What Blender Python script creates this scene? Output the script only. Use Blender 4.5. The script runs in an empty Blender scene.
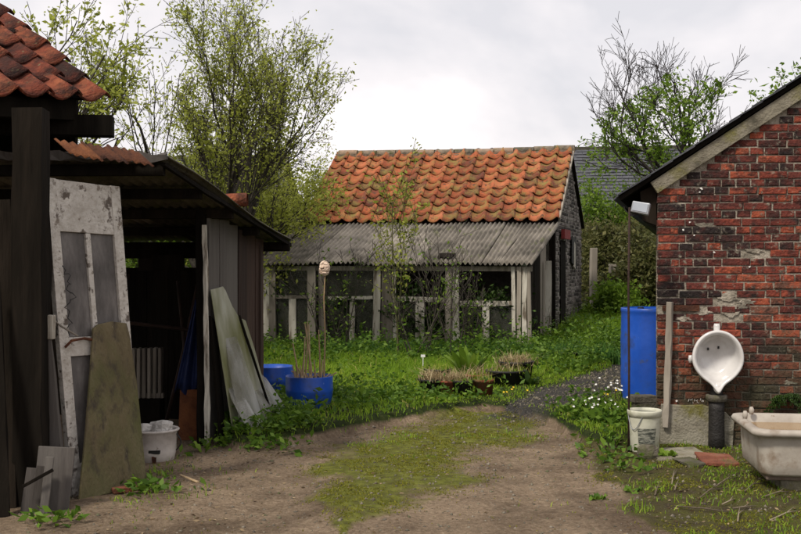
import bpy, math, random
import numpy as np
from mathutils import Vector, Matrix
random.seed(7); np.random.seed(7)
S = bpy.context.scene
R = math.radians
# ---------------------------------------------------------------- camera
FPX, HOR, EYE = 1050.0, 264.0, 1.4
cam = bpy.data.cameras.new('camera'); camo = bpy.data.objects.new('camera', cam)
S.collection.objects.link(camo); S.camera = camo
cam.sensor_width = 36; cam.lens = FPX*36/801; cam.clip_start = .05; cam.clip_end = 3000
camo.location = (0, 0, EYE)
camo.rotation_euler = (R(90)-math.atan((267-HOR)/FPX), 0, 0)
# ---------------------------------------------------------------- world and sun
SUN_EL, SUN_AZ = 50, 222       # azimuth the light comes from, clockwise from +Y
w = bpy.data.worlds.new('World'); S.world = w; w.use_nodes = True
nt = w.node_tree; N = nt.nodes; L = nt.links; N.clear()
wo = N.new('ShaderNodeOutputWorld'); bg = N.new('ShaderNodeBackground'); bg.inputs[1].default_value = .1
sky = N.new('ShaderNodeTexSky'); sky.sky_type = 'NISHITA'; sky.sun_disc = False
sky.sun_elevation = R(SUN_EL); sky.sun_rotation = R(SUN_AZ); sky.air_density = 1; sky.dust_density = 3
tc = N.new('ShaderNodeTexCoord'); mp = N.new('ShaderNodeMapping'); mp.inputs['Scale'].default_value = (1, 1, 1.8)
mp.inputs['Location'].default_value = (.35, .2, .5)
n1 = N.new('ShaderNodeTexNoise'); n1.inputs['Scale'].default_value = 3.2; n1.inputs['Detail'].default_value = 5; n1.inputs['Roughness'].default_value = .55
n1.inputs['Distortion'].default_value = .2
L.new(tc.outputs['Generated'], mp.inputs[0]); L.new(mp.outputs[0], n1.inputs['Vector'])
cr = N.new('ShaderNodeValToRGB'); e = cr.color_ramp.elements
e[0].position = .36; e[0].color = (6.9, 6.75, 7.0, 1); e[1].position = .66; e[1].color = (10.8, 10.2, 10.0, 1)
x = e.new(.5); x.color = (8.6, 8.15, 8.2, 1)
mx = N.new('ShaderNodeMix'); mx.data_type = 'RGBA'; mx.inputs[0].default_value = .9
L.new(n1.outputs[0], cr.inputs[0]); L.new(sky.outputs[0], mx.inputs[6]); L.new(cr.outputs[0], mx.inputs[7])
L.new(mx.outputs[2], bg.inputs[0]); L.new(bg.outputs[0], wo.inputs[0])
sl = bpy.data.lights.new('sun', 'SUN'); sl.energy = 2.8; sl.angle = R(9); sl.color = (1, .93, .81)
so = bpy.data.objects.new('sun', sl); S.collection.objects.link(so)
az, el = R(SUN_AZ), R(SUN_EL)
so.rotation_euler = (-Vector((math.sin(az)*math.cos(el), math.cos(az)*math.cos(el), math.sin(el)))).to_track_quat('-Z', 'Y').to_euler()
S.view_settings.view_transform = 'Standard'; S.view_settings.look = 'None'
S.view_settings.exposure = 0.3; S.view_settings.gamma = 1.0

# ---------------------------------------------------------------- materials
def mat(name, cols, scale=6, rough=.85, bump=.25, bscale=40, coord='Object', stretch=(1, 1, 1), rnd=0.0,
        layer=None, metal=0, spec=.3, transl=0, bright=0.0, detail=6, pos=(.3, .7), wall=None, drift=0):
    """noise-mixed colours; rnd = how far each object's own random number (or 'rnd' attribute) moves the ramp;
    layer=(colour, scale, threshold, softness) = a second patchy coat (peeling paint, lichen, rust)"""
    m = bpy.data.materials.new(name); m.use_nodes = True
    t = m.node_tree; n = t.nodes; l = t.links; b = n['Principled BSDF']
    tc = n.new('ShaderNodeTexCoord'); mp = n.new('ShaderNodeMapping'); mp.inputs['Scale'].default_value = stretch
    if coord == 'World':
        g = n.new('ShaderNodeNewGeometry'); l.new(g.outputs['Position'], mp.inputs[0])
    else: l.new(tc.outputs[coord], mp.inputs[0])
    no = n.new('ShaderNodeTexNoise'); no.inputs['Scale'].default_value = scale; no.inputs['Detail'].default_value = detail
    no.inputs['Roughness'].default_value = .62
    oi = n.new('ShaderNodeObjectInfo'); at = n.new('ShaderNodeAttribute'); at.attribute_name = 'rnd'
    ad = n.new('ShaderNodeMath'); ad.operation = 'ADD'; l.new(oi.outputs['Random'], ad.inputs[0]); l.new(at.outputs['Fac'], ad.inputs[1])
    fr = n.new('ShaderNodeMath'); fr.operation = 'FRACT'; l.new(ad.outputs[0], fr.inputs[0])
    # shift each object's pattern
    vm = n.new('ShaderNodeVectorMath'); vm.operation = 'ADD'; cx = n.new('ShaderNodeMath'); cx.operation = 'MULTIPLY'; cx.inputs[1].default_value = 37 if rnd else 0
    l.new(fr.outputs[0], cx.inputs[0]); l.new(mp.outputs[0], vm.inputs[0]); l.new(cx.outputs[0], vm.inputs[1]); l.new(vm.outputs[0], no.inputs['Vector'])
    ma = n.new('ShaderNodeMath'); ma.operation = 'MULTIPLY_ADD'
    l.new(fr.outputs[0], ma.inputs[0]); ma.inputs[1].default_value = rnd
    sb = n.new('ShaderNodeMath'); sb.operation = 'MULTIPLY_ADD'; l.new(no.outputs[0], sb.inputs[0]); sb.inputs[1].default_value = 1-rnd*.6; sb.inputs[2].default_value = -rnd*.2
    l.new(sb.outputs[0], ma.inputs[2])
    if drift:
        gd = n.new('ShaderNodeNewGeometry'); nd = n.new('ShaderNodeTexNoise'); nd.inputs['Scale'].default_value = 1.6; nd.inputs['Detail'].default_value = 3; l.new(gd.outputs['Position'], nd.inputs['Vector'])
        dm = n.new('ShaderNodeMath'); dm.operation = 'MULTIPLY_ADD'; l.new(nd.outputs[0], dm.inputs[0]); dm.inputs[1].default_value = drift; l.new(ma.outputs[0], dm.inputs[2])
        ma = n.new('ShaderNodeMath'); ma.operation = 'SUBTRACT'; l.new(dm.outputs[0], ma.inputs[0]); ma.inputs[1].default_value = drift*.5
    rp = n.new('ShaderNodeValToRGB'); els = rp.color_ramp.elements
    k = len(cols)
    for i, c in enumerate(cols):
        p = pos[0]+(pos[1]-pos[0])*i/max(1, k-1)
        if i == 0: q = els[0]; q.position = p
        elif i == k-1: q = els[1] if len(els) == 2 and i == 1 else els[-1]; q.position = p
        else: q = els.new(p)
        q.color = (*c, 1)
    l.new(ma.outputs[0], rp.inputs[0]); col = rp.outputs[0]
    for ly in ([layer] if layer and not isinstance(layer, list) else (layer or [])):
        lc, ls, lt, lso = ly
        n2 = n.new('ShaderNodeTexNoise'); n2.inputs['Scale'].default_value = ls; n2.inputs['Detail'].default_value = 7; n2.inputs['Roughness'].default_value = .65
        l.new(vm.outputs[0], n2.inputs['Vector'])
        mr = n.new('ShaderNodeMapRange'); mr.inputs[1].default_value = lt-lso; mr.inputs[2].default_value = lt+lso
        l.new(n2.outputs[0], mr.inputs[0])
        mi = n.new('ShaderNodeMix'); mi.data_type = 'RGBA'; l.new(mr.outputs[0], mi.inputs[0]); l.new(col, mi.inputs[6]); mi.inputs[7].default_value = (*lc, 1)
        col = mi.outputs[2]
    if wall:   # low damp stain: (colour, z0, z1)
        wc, z0, z1 = wall
        g2 = n.new('ShaderNodeNewGeometry'); sx = n.new('ShaderNodeSeparateXYZ'); l.new(g2.outputs['Position'], sx.inputs[0])
        n3 = n.new('ShaderNodeTexNoise'); n3.inputs['Scale'].default_value = 5; n3.inputs['Detail'].default_value = 6; l.new(g2.outputs['Position'], n3.inputs['Vector'])
        a2 = n.new('ShaderNodeMath'); a2.operation = 'MULTIPLY_ADD'; l.new(n3.outputs[0], a2.inputs[0]); a2.inputs[1].default_value = 1.2; l.new(sx.outputs[2], a2.inputs[2])
        mr = n.new('ShaderNodeMapRange'); mr.inputs[1].default_value = z0+.6; mr.inputs[2].default_value = z1+.6; mr.inputs[3].default_value = .8; mr.inputs[4].default_value = 0
        l.new(a2.outputs[0], mr.inputs[0])
        mi = n.new('ShaderNodeMix'); mi.data_type = 'RGBA'; l.new(mr.outputs[0], mi.inputs[0]); l.new(col, mi.inputs[6]); mi.inputs[7].default_value = (*wc, 1)
        col = mi.outputs[2]
    l.new(col, b.inputs['Base Color'])
    b.inputs['Roughness'].default_value = rough; b.inputs['Metallic'].default_value = metal; b.inputs['Specular IOR Level'].default_value = spec
    if bump:
        nb = n.new('ShaderNodeTexNoise'); nb.inputs['Scale'].default_value = bscale; nb.inputs['Detail'].default_value = 5; l.new(vm.outputs[0], nb.inputs['Vector'])
        bp = n.new('ShaderNodeBump'); bp.inputs['Strength'].default_value = bump; bp.inputs['Distance'].default_value = .02
        l.new(nb.outputs[0], bp.inputs['Height']); l.new(bp.outputs[0], b.inputs['Normal'])
    if transl:
        tr = n.new('ShaderNodeBsdfTranslucent'); l.new(col, tr.inputs[0]); ms = n.new('ShaderNodeMixShader'); ms.inputs[0].default_value = transl
        l.new(b.outputs[0], ms.inputs[1]); l.new(tr.outputs[0], ms.inputs[2]); l.new(ms.outputs[0], n['Material Output'].inputs[0])
    return m
def leafmat(name, cols, transl=.4, rough=.55):
    m = bpy.data.materials.new(name); m.use_nodes = True
    t = m.node_tree; n = t.nodes; l = t.links; b = n['Principled BSDF']
    at = n.new('ShaderNodeAttribute'); at.attribute_name = 'rnd'
    rp = n.new('ShaderNodeValToRGB'); els = rp.color_ramp.elements
    for i, c in enumerate(cols):
        p = i/(len(cols)-1)
        q = els[0] if i == 0 else (els[-1] if i == len(cols)-1 else els.new(p)); q.position = p; q.color = (*c, 1)
    l.new(at.outputs['Fac'], rp.inputs[0]); l.new(rp.outputs[0], b.inputs['Base Color']); b.inputs['Roughness'].default_value = rough
    b.inputs['Specular IOR Level'].default_value = .25
    tr = n.new('ShaderNodeBsdfTranslucent'); l.new(rp.outputs[0], tr.inputs[0]); ms = n.new('ShaderNodeMixShader'); ms.inputs[0].default_value = transl
    l.new(b.outputs[0], ms.inputs[1]); l.new(tr.outputs[0], ms.inputs[2]); l.new(ms.outputs[0], n['Material Output'].inputs[0])
    return m
M = {}
M['brick'] = mat('red brick', [(.018, .011, .011), (.04, .015, .013), (.085, .021, .016), (.12, .028, .02), (.17, .036, .022), (.29, .066, .032), (.13, .055, .036)], 13, .92, .9, 45, rnd=.55, drift=.7, pos=(.18, .86),
                 layer=[((.19, .165, .13), 20, .62, .05), ((.014, .012, .011), 9, .58, .1)], wall=((.045, .042, .022), .25, .95))
M['mortar'] = mat('old lime mortar', [(.16, .14, .112), (.28, .248, .2), (.39, .35, .295)], 14, .95, .7, 70, coord='World', layer=((.03, .027, .02), 5, .6, .1), wall=((.04, .042, .02), .25, .95))
M['greybrick'] = mat('sooty brick', [(.028, .024, .022), (.065, .055, .05), (.13, .11, .1), (.2, .18, .165)], 10, .95, .5, 60, rnd=.6, pos=(.22, .75), wall=((.05, .055, .025), .2, .8))
M['tile'] = mat('terracotta pantile', [(.12, .038, .024), (.23, .062, .028), (.35, .094, .038), (.4, .135, .062)], 7, .9, .7, 60, rnd=.6, drift=.3, pos=(.2, .78),
                layer=[((.2, .15, .045), 5, .56, .1), ((.055, .04, .028), 13, .6, .07), ((.42, .33, .25), 30, .7, .03)])
M['tiledark'] = mat('dark pantile', [(.04, .016, .013), (.09, .027, .019), (.17, .046, .027), (.25, .08, .04)], 10, .95, 1.0, 45, rnd=.4, pos=(.28, .75), spec=.15, layer=[((.025, .018, .016), 7, .54, .12), ((.14, .12, .07), 22, .66, .04)])
M['ridge'] = mat('ridge mortar', [(.08, .07, .055), (.2, .16, .12), (.3, .2, .14)], 12, .95, .6, 50, rnd=.4, layer=((.08, .085, .03), 9, .6, .06))
M['corr'] = mat('weathered corrugated sheet', [(.11, .098, .082), (.2, .178, .15), (.29, .26, .22)], 3.5, .95, .35, 60, rnd=.25, layer=[((.05, .045, .035), 2.2, .6, .1), ((.11, .12, .05), 5, .64, .06)])
M['slate'] = mat('slate', [(.028, .03, .036), (.05, .052, .06), (.075, .078, .088)], 6, .6, .3, 40, rnd=.4)
M['concrete'] = mat('concrete', [(.1, .088, .065), (.19, .17, .13), (.26, .24, .19)], 7, .95, .6, 60, rnd=.3, layer=[((.13, .12, .03), 4, .58, .08), ((.045, .042, .03), 5, .62, .08)])
M['concretedark'] = mat('damp concrete', [(.04, .036, .028), (.09, .08, .062), (.14, .125, .1)], 7, .9, .6, 60, rnd=.3, layer=((.06, .065, .02), 5, .58, .08))
M['greywood'] = mat('grey weathered wood', [(.1, .085, .07), (.2, .175, .145), (.3, .265, .22)], 9, .9, .6, 30, stretch=(1, 1, .08), rnd=.35, layer=((.07, .06, .04), 4, .62, .08))
M['whitewood'] = mat('flaking white wood', [(.3, .27, .22), (.45, .42, .36), (.58, .55, .48)], 8, .85, .6, 40, stretch=(1, 1, .15), rnd=.2, layer=((.12, .095, .07), 12, .57, .05))
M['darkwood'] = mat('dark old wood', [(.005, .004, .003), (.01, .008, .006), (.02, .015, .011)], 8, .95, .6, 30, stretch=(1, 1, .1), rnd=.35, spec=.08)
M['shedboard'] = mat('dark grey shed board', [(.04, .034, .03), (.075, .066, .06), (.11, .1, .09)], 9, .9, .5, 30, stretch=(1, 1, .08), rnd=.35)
M['brownwood'] = mat('brown stained wood', [(.016, .01, .008), (.032, .018, .013), (.055, .032, .023)], 8, .8, .5, 30, stretch=(1, 1, .1), rnd=.3)
M['doorwhite'] = mat('peeling white paint', [(.34, .31, .27), (.46, .43, .39), (.55, .52, .47)], 9, .75, .7, 30, layer=[((.11, .09, .075), 8, .57, .025), ((.2, .17, .14), 22, .62, .04)])
M['doorglass'] = mat('dirty door panel', [(.055, .05, .047), (.11, .1, .095), (.19, .175, .165)], 9, .5, .3, 30, stretch=(1, 1, .4), layer=((.38, .36, .33), 7, .66, .03))
M['slab'] = mat('mossy fibre cement', [(.075, .058, .032), (.125, .1, .055), (.17, .14, .085)], 4, .95, .5, 70, stretch=(1, 1, .5), layer=[((.075, .08, .028), 3, .54, .12), ((.05, .04, .03), 14, .6, .08), ((.24, .21, .16), 30, .7, .03)])
M['rust'] = mat('rust', [(.035, .014, .009), (.085, .03, .014), (.16, .058, .022)], 10, .9, .5, 60, rnd=.3)
M['rustpole'] = mat('rusty pole', [(.02, .012, .01), (.04, .02, .014)], 20, .8, .3, 80)
M['iron'] = mat('cast iron', [(.012, .011, .011), (.026, .023, .021)], 12, .6, .4, 60, layer=((.06, .035, .02), 8, .66, .05))
M['porcelain'] = mat('white porcelain', [(.44, .42, .405), (.56, .545, .535), (.6, .585, .575)], 5, .14, 0, coord='Object', spec=.5, layer=((.42, .36, .27), 9, .72, .08))
M['enamel'] = mat('grey enamel', [(.34, .31, .28), (.5, .46, .43), (.58, .54, .5)], 7, .4, .1, 30, layer=((.13, .07, .04), 9, .66, .04))
M['bath'] = mat('old bath enamel', [(.27, .235, .2), (.36, .325, .28), (.42, .385, .34)], 4, .5, .1, 30, layer=[((.2, .15, .11), 6, .6, .08), ((.12, .07, .04), 14, .7, .03)])
M['bathbase'] = mat('stained bath foot', [(.11, .08, .06), (.17, .13, .105), (.22, .18, .15)], 8, .8, .3, 40)
M['water'] = mat('rusty water', [(.2, .11, .035), (.26, .16, .06)], 2, .1, 0)
M['darkwater'] = mat('dark water', [(.02, .022, .025), (.03, .032, .035)], 2, .08, 0)
M['blue'] = mat('blue plastic', [(.008, .05, .3), (.012, .075, .42), (.03, .105, .5)], 3, .38, .06, 30, spec=.4, layer=[((.02, .045, .16), 6, .6, .1), ((.12, .2, .5), 16, .68, .03), ((.05, .055, .04), 4, .66, .05)])
M['pail'] = mat('dirty white pail', [(.38, .38, .29), (.52, .51, .42), (.58, .57, .5)], 5, .5, .1, 30, layer=((.16, .17, .06), 5, .58, .09))
M['print'] = mat('faded print', [(.06, .065, .055), (.3, .3, .25)], 60, .6, 0, stretch=(.3, .3, 1.5), pos=(.45, .55))
M['paint'] = mat('white paint marks', [(.55, .53, .5), (.7, .68, .65)], 20, .8, 0)
M['black'] = mat('black plastic', [(.012, .012, .012), (.028, .027, .026)], 8, .6, .2, 40)
M['terra'] = mat('terracotta pot', [(.17, .045, .025), (.28, .085, .045)], 8, .9, .3, 50, rnd=.3, layer=((.07, .08, .03), 8, .58, .08))
M['soil'] = mat('soil', [(.014, .01, .008), (.035, .026, .018)], 20, 1, .8, 60)
M['tarp'] = mat('blue grey tarpaulin', [(.008, .014, .05), (.018, .03, .1)], 4, .6, .3, 20)
M['paper'] = mat('crumpled paper', [(.35, .33, .31), (.62, .6, .57)], 9, .9, .6, 40, layer=((.12, .1, .09), 14, .62, .05))
M['bark'] = mat('bark', [(.02, .016, .013), (.05, .042, .034), (.085, .075, .06)], 10, .95, .5, 50, coord='World')
M['barkdark'] = mat('dark bark', [(.016, .013, .012), (.038, .031, .028)], 10, .95, .4, 50, coord='World')
M['twiggreen'] = mat('young green twigs', [(.05, .05, .022), (.1, .095, .04)], 10, .9, .3, 50, coord='World')
M['dry'] = leafmat('dry straw', [(.22, .16, .08), (.4, .31, .17), (.52, .43, .27)], .25, .8)
M['stalk'] = mat('dry stalk', [(.26, .18, .1), (.42, .32, .2)], 14, .9, .3, 40, rnd=.3)
M['petal'] = mat('dried pale petals', [(.5, .36, .27), (.7, .58, .47)], 18, .9, .6, 50)
M['white'] = mat('white petals', [(.68, .68, .66), (.8, .8, .78)], 10, .7, 0)
M['yellow'] = mat('yellow petals', [(.6, .4, .02), (.75, .55, .03)], 10, .7, 0)
M['stone'] = mat('field stone', [(.07, .06, .048), (.15, .13, .1), (.22, .19, .15)], 8, .95, .6, 50, rnd=.3, layer=((.07, .08, .025), 5, .58, .08))
M['redslab'] = mat('worn red paver', [(.1, .035, .022), (.19, .065, .038), (.26, .12, .08)], 8, .9, .5, 50, layer=((.07, .075, .03), 4, .62, .08))
M['metal'] = mat('galvanised metal', [(.2, .21, .23), (.34, .35, .37)], 6, .45, .1, 30, metal=.5)
M['lens'] = mat('lamp lens', [(.3, .33, .38), (.42, .45, .5)], 4, .2, 0)
M['redpaint'] = mat('red painted lintel', [(.13, .015, .015), (.24, .03, .028)], 8, .7, .4, 40)
M['greenboard'] = mat('algae board', [(.06, .07, .04), (.1, .12, .065), (.14, .15, .1)], 5, .85, .3, 30, stretch=(1, 1, .2))
M['plaster'] = mat('house render', [(.16, .15, .13), (.26, .24, .21)], 2, .95, .2, 20)
M['pane'] = mat('window glass', [(.02, .024, .03), (.04, .045, .05)], 2, .1, 0, spec=.5)
M['twig'] = mat('fallen twig', [(.09, .07, .05), (.22, .18, .13)], 14, .95, .4, 50, rnd=.5)
M['leafyel'] = leafmat('young yellow green leaves', [(.19, .22, .025), (.34, .38, .06), (.48, .52, .12)], .55)
M['leafgreen'] = leafmat('fresh green leaves', [(.07, .13, .012), (.14, .24, .022), (.24, .35, .045)], .5)
M['leafolive'] = leafmat('olive leaves', [(.05, .06, .016), (.1, .105, .03), (.17, .16, .06)], .4)
M['leafdark'] = leafmat('dark leaves', [(.014, .03, .006), (.03, .062, .01), (.055, .1, .016)], .35)
M['leafweed'] = leafmat('weed leaves', [(.04, .09, .01), (.085, .165, .016), (.16, .26, .03)], .4)
M['grass'] = leafmat('grass blades', [(.08, .16, .01), (.18, .31, .022), (.34, .46, .045), (.48, .42, .13)], .5)
M['moss'] = leafmat('moss', [(.12, .13, .015), (.2, .2, .022), (.3, .28, .04)], .5, .9)

def glassmat(name, tint, dirt, amount):
    m = bpy.data.materials.new(name); m.use_nodes = True; t = m.node_tree; n = t.nodes; l = t.links; b = n['Principled BSDF']
    tc = n.new('ShaderNodeTexCoord'); mp = n.new('ShaderNodeMapping'); mp.inputs['Scale'].default_value = (1, 1, .35); l.new(tc.outputs['Object'], mp.inputs[0])
    no = n.new('ShaderNodeTexNoise'); no.inputs['Scale'].default_value = 5; no.inputs['Detail'].default_value = 8; l.new(mp.outputs[0], no.inputs['Vector'])
    rp = n.new('ShaderNodeValToRGB'); rp.color_ramp.elements[0].position = .35; rp.color_ramp.elements[0].color = (*dirt, 1); rp.color_ramp.elements[1].position = .65; rp.color_ramp.elements[1].color = (*tint, 1)
    l.new(no.outputs[0], rp.inputs[0]); l.new(rp.outputs[0], b.inputs['Base Color']); b.inputs['Roughness'].default_value = .35
    tr = n.new('ShaderNodeBsdfTransparent'); ms = n.new('ShaderNodeMixShader')
    mr = n.new('ShaderNodeMapRange'); mr.inputs[1].default_value = .3; mr.inputs[2].default_value = .7; mr.inputs[3].default_value = max(0, amount-.18); mr.inputs[4].default_value = min(1, amount+.18)
    l.new(no.outputs[0], mr.inputs[0]); l.new(mr.outputs[0], ms.inputs[0]); l.new(tr.outputs[0], ms.inputs[1]); l.new(b.outputs[0], ms.inputs[2]); l.new(ms.outputs[0], n['Material Output'].inputs[0])
    return m
M['sheetglass'] = glassmat('algae stained sheet', (.34, .34, .27), (.17, .175, .06), .8)
M['sheetclear'] = glassmat('cloudy clear sheet', (.42, .42, .4), (.2, .19, .14), .45)
M['dirtypane'] = glassmat('grimy pane', (.07, .07, .055), (.03, .032, .02), .42)

# ---------------------------------------------------------------- helpers
COL = S.collection
WL = {}      # world location of anything that parents something
def V(*a): return Vector(a)
def at(px, py, d): return V((px-400.5)*d/FPX, d, EYE-(py-HOR)*d/FPX)
def tag(o, label, cat=None, group=None, kind=None):
    if label: o['label'] = label
    if cat: o['category'] = cat
    if group: o['group'] = group
    if kind: o['kind'] = kind
    return o
def thing(name, loc, label, cat, group=None):
    o = bpy.data.objects.new(name, None); COL.objects.link(o); o.location = loc; o.empty_display_size = .1
    WL[o] = Vector(loc); return tag(o, label, cat, group)
def link(name, me, parent, loc, rot=None):
    o = bpy.data.objects.new(name, me); COL.objects.link(o)
    pl = WL[parent] if parent else V(0, 0, 0)
    o.parent = parent; o.location = Vector(loc)-pl
    if rot is not None: o.rotation_euler = rot
    WL[o] = Vector(loc); return o
class MB:
    def __init__(s): s.v = []; s.f = []; s.r = None
    def add(s, vs, fs):
        b = len(s.v); s.v += [tuple(p) for p in vs]; s.f += [tuple(i+b for i in f) for f in fs]; return s
    def box(s, c, size, rot=None, jit=0):
        hx, hy, hz = [q/2 for q in size]; pts = []
        for z in (-hz, hz):
            for (x_, y_) in ((-hx, -hy), (hx, -hy), (hx, hy), (-hx, hy)):
                p = V(x_, y_, z)+V(*(random.uniform(-jit, jit) for _ in range(3)))
                if rot is not None: p = rot @ p
                pts.append(p+Vector(c))
        return s.add(pts, [(3, 2, 1, 0), (4, 5, 6, 7), (0, 1, 5, 4), (1, 2, 6, 5), (2, 3, 7, 6), (3, 0, 4, 7)])
    def bar(s, a, b, w, h, side=None, jit=0, n=1, bow=0):
        """beam from a to b; w along 'side', h across"""
        a = Vector(a); b = Vector(b); d = (b-a).normalized()
        sd = Vector(side) if side is not None else (V(0, 0, 1) if abs(d.z) < .9 else V(1, 0, 0))
        sd = (sd-d*sd.dot(d)).normalized(); up = d.cross(sd)
        pts = []
        for i in range(n+1):
            t = i/n; p = a.lerp(b, t)+up*bow*math.sin(math.pi*t)
            for (i_, j_) in ((-1, -1), (1, -1), (1, 1), (-1, 1)):
                pts.append(p+sd*(i_*w/2+random.uniform(-jit, jit))+up*(j_*h/2+random.uniform(-jit, jit)))
        fs = [(0, 1, 2, 3)[::-1], tuple(4*n+q for q in (0, 1, 2, 3))]
        for i in range(n):
            for q in range(4):
                fs.append((4*i+q, 4*i+(q+1) % 4, 4*i+4+(q+1) % 4, 4*i+4+q))
        return s.add(pts, fs)
    def tube(s, pts, rad, n=6, cap=True):
        pts = [Vector(p) for p in pts]; k = len(pts)
        if not hasattr(rad, '__len__'): rad = [rad]*k
        d0 = (pts[1]-pts[0]).normalized(); ref = V(0, 0, 1) if abs(d0.z) < .8 else V(1, 0, 0)
        u = d0.cross(ref).normalized(); vs = []
        for i, p in enumerate(pts):
            d = (pts[min(i+1, k-1)]-pts[max(i-1, 0)]).normalized()
            u = (u-d*u.dot(d)).normalized(); w_ = d.cross(u)
            for j in range(n):
                a = 2*math.pi*j/n; vs.append(p+(u*math.cos(a)+w_*math.sin(a))*rad[i])
        fs = [(i*n+j, i*n+(j+1) % n, (i+1)*n+(j+1) % n, (i+1)*n+j) for i in range(k-1) for j in range(n)]
        if cap: fs += [tuple(range(n))[::-1], tuple((k-1)*n+j for j in range(n))]
        return s.add(vs, fs)
    def lathe(s, prof, c=(0, 0, 0), n=28, sx=1, sy=1, ax=None):
        vs = []
        for (r, z) in prof:
            for j in range(n):
                a = 2*math.pi*j/n; p = V(r*sx*math.cos(a), r*sy*math.sin(a), z)
                if ax is not None: p = ax @ p
                vs.append(p+Vector(c))
        k = len(prof)
        return s.add(vs, [(i*n+j, i*n+(j+1) % n, (i+1)*n+(j+1) % n, (i+1)*n+j) for i in range(k-1) for j in range(n)])
    def prism(s, poly, ext):
        poly = [Vector(p) for p in poly]; ext = Vector(ext); n = len(poly)
        return s.add(poly+[p+ext for p in poly], [tuple(range(n))[::-1], tuple(range(n, 2*n))]+[(i, (i+1) % n, (i+1) % n+n, i+n) for i in range(n)])
    def grid(s, fn, nu, nv):
        vs = [fn(i/nu, j/nv) for j in range(nv+1) for i in range(nu+1)]
        return s.add(vs, [(j*(nu+1)+i, j*(nu+1)+i+1, (j+1)*(nu+1)+i+1, (j+1)*(nu+1)+i) for j in range(nv) for i in range(nu)])
    def build(s, name, m, parent=None, smooth=False, bevel=0, solid=0, kind=None, label=None):
        v = np.array(s.v); c = Vector(((v.min(0)+v.max(0))/2).tolist()); c.z = float(v[:, 2].min())
        me = bpy.data.meshes.new(name); me.from_pydata((v-np.array(c)).tolist(), [], s.f); me.update()
        me.materials.append(M[m] if isinstance(m, str) else m)
        if s.r is not None:
            a = me.attributes.new('rnd', 'FLOAT', 'POINT'); a.data.foreach_set('value', np.array(s.r, dtype=np.float32))
        if smooth: me.shade_smooth()
        o = link(name, me, parent, c)
        if solid: q = o.modifiers.new('solid', 'SOLIDIFY'); q.thickness = solid; q.offset = 0
        if bevel: q = o.modifiers.new('bevel', 'BEVEL'); q.width = bevel; q.segments = 2; q.limit_method = 'ANGLE'
        if kind: o['kind'] = kind
        if label: o['label'] = label
        return o
def npmesh(name, verts, faces, m, parent=None, rnd=None, kind=None, smooth=False):
    verts = np.asarray(verts, dtype=np.float32); faces = np.asarray(faces, dtype=np.int32); k = faces.shape[1]
    c = (verts.min(0)+verts.max(0))/2; c[2] = verts[:, 2].min(); verts = verts-c
    me = bpy.data.meshes.new(name); me.vertices.add(len(verts)); me.vertices.foreach_set('co', verts.ravel())
    me.loops.add(faces.size); me.loops.foreach_set('vertex_index', faces.ravel())
    me.polygons.add(len(faces)); me.polygons.foreach_set('loop_start', np.arange(0, faces.size, k, dtype=np.int32))
    if rnd is not None:
        a = me.attributes.new('rnd', 'FLOAT', 'POINT'); a.data.foreach_set('value', np.asarray(rnd, dtype=np.float32))
    me.update(calc_edges=True); me.validate()
    if smooth: me.shade_smooth()
    me.materials.append(M[m])
    o = link(name, me, parent, Vector(c.tolist()))
    if kind: o['kind'] = kind
    return o
rng = np.random.default_rng(11)
def unit(a): return a/np.maximum(np.linalg.norm(a, axis=-1, keepdims=True), 1e-6)
def leaves(pts, size, flat=.3, aspect=.45, var=.35, up=None):
    """folded four-sided leaves at pts (n,3) -> verts, faces, rnd"""
    pts = np.asarray(pts, dtype=np.float64); n = len(pts)
    a = rng.normal(size=(n, 3)); a[:, 2] = a[:, 2]*(1-flat)+ (0 if up is None else up); a = unit(a)
    b = unit(np.cross(a, rng.normal(size=(n, 3))))
    nn = np.cross(a, b)
    s = size*(1+var*rng.normal(size=(n, 1))).clip(.35, 2)
    base = pts; tip = pts+a*s; ml = pts+a*s*.5+b*s*aspect*.5+nn*s*.1; mr = pts+a*s*.5-b*s*aspect*.5+nn*s*.1
    v = np.stack([base, mr, tip, ml], 1).reshape(-1, 3)
    f = np.arange(4*n).reshape(-1, 4)
    r = np.repeat(rng.random(n), 4)
    return v, f, r
def blades(pts, h, lean=.35, width=.006, hv=.35, r=None):
    """curved grass blades: 5 verts, 3 faces as quads+tri stored as two quads"""
    pts = np.asarray(pts); n = len(pts); hh = (np.asarray(h).reshape(-1, 1)*(1+hv*rng.normal(size=(n, 1)))).clip(.01, 2)
    an = rng.random(n)*2*np.pi; dr = np.stack([np.cos(an), np.sin(an), np.zeros(n)], 1)
    a2 = rng.random(n)*2*np.pi; sd = np.stack([np.cos(a2), np.sin(a2), np.zeros(n)], 1)*np.asarray(width).reshape(-1, 1)
    le = lean*rng.random((n, 1))
    z = np.array([0, 0, 1.0])
    m1 = pts+z*hh*.5+dr*hh*le*.35; m2 = pts+z*hh*(1-.35*le)+dr*hh*le*1.3
    v = np.stack([pts-sd, pts+sd, m1+sd*.8, m1-sd*.8, m2+sd*.12, m2-sd*.12], 1).reshape(-1, 3)
    k = np.arange(n)[:, None]*6
    f = np.concatenate([k+np.array([[0, 1, 2, 3]]), k+np.array([[3, 2, 4, 5]])])
    rr = rng.random(n) if r is None else r
    return v, f, np.repeat(rr, 6)
def merge(parts):
    vs, fs, rs = [], [], []; b = 0
    for v, f, r in parts:
        vs.append(v); fs.append(f+b); rs.append(r); b += len(v)
    return np.concatenate(vs), np.concatenate(fs), np.concatenate(rs)
def sstep(a, b, x): t = np.clip((x-a)/(b-a), 0, 1); return t*t*(3-2*t)
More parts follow.
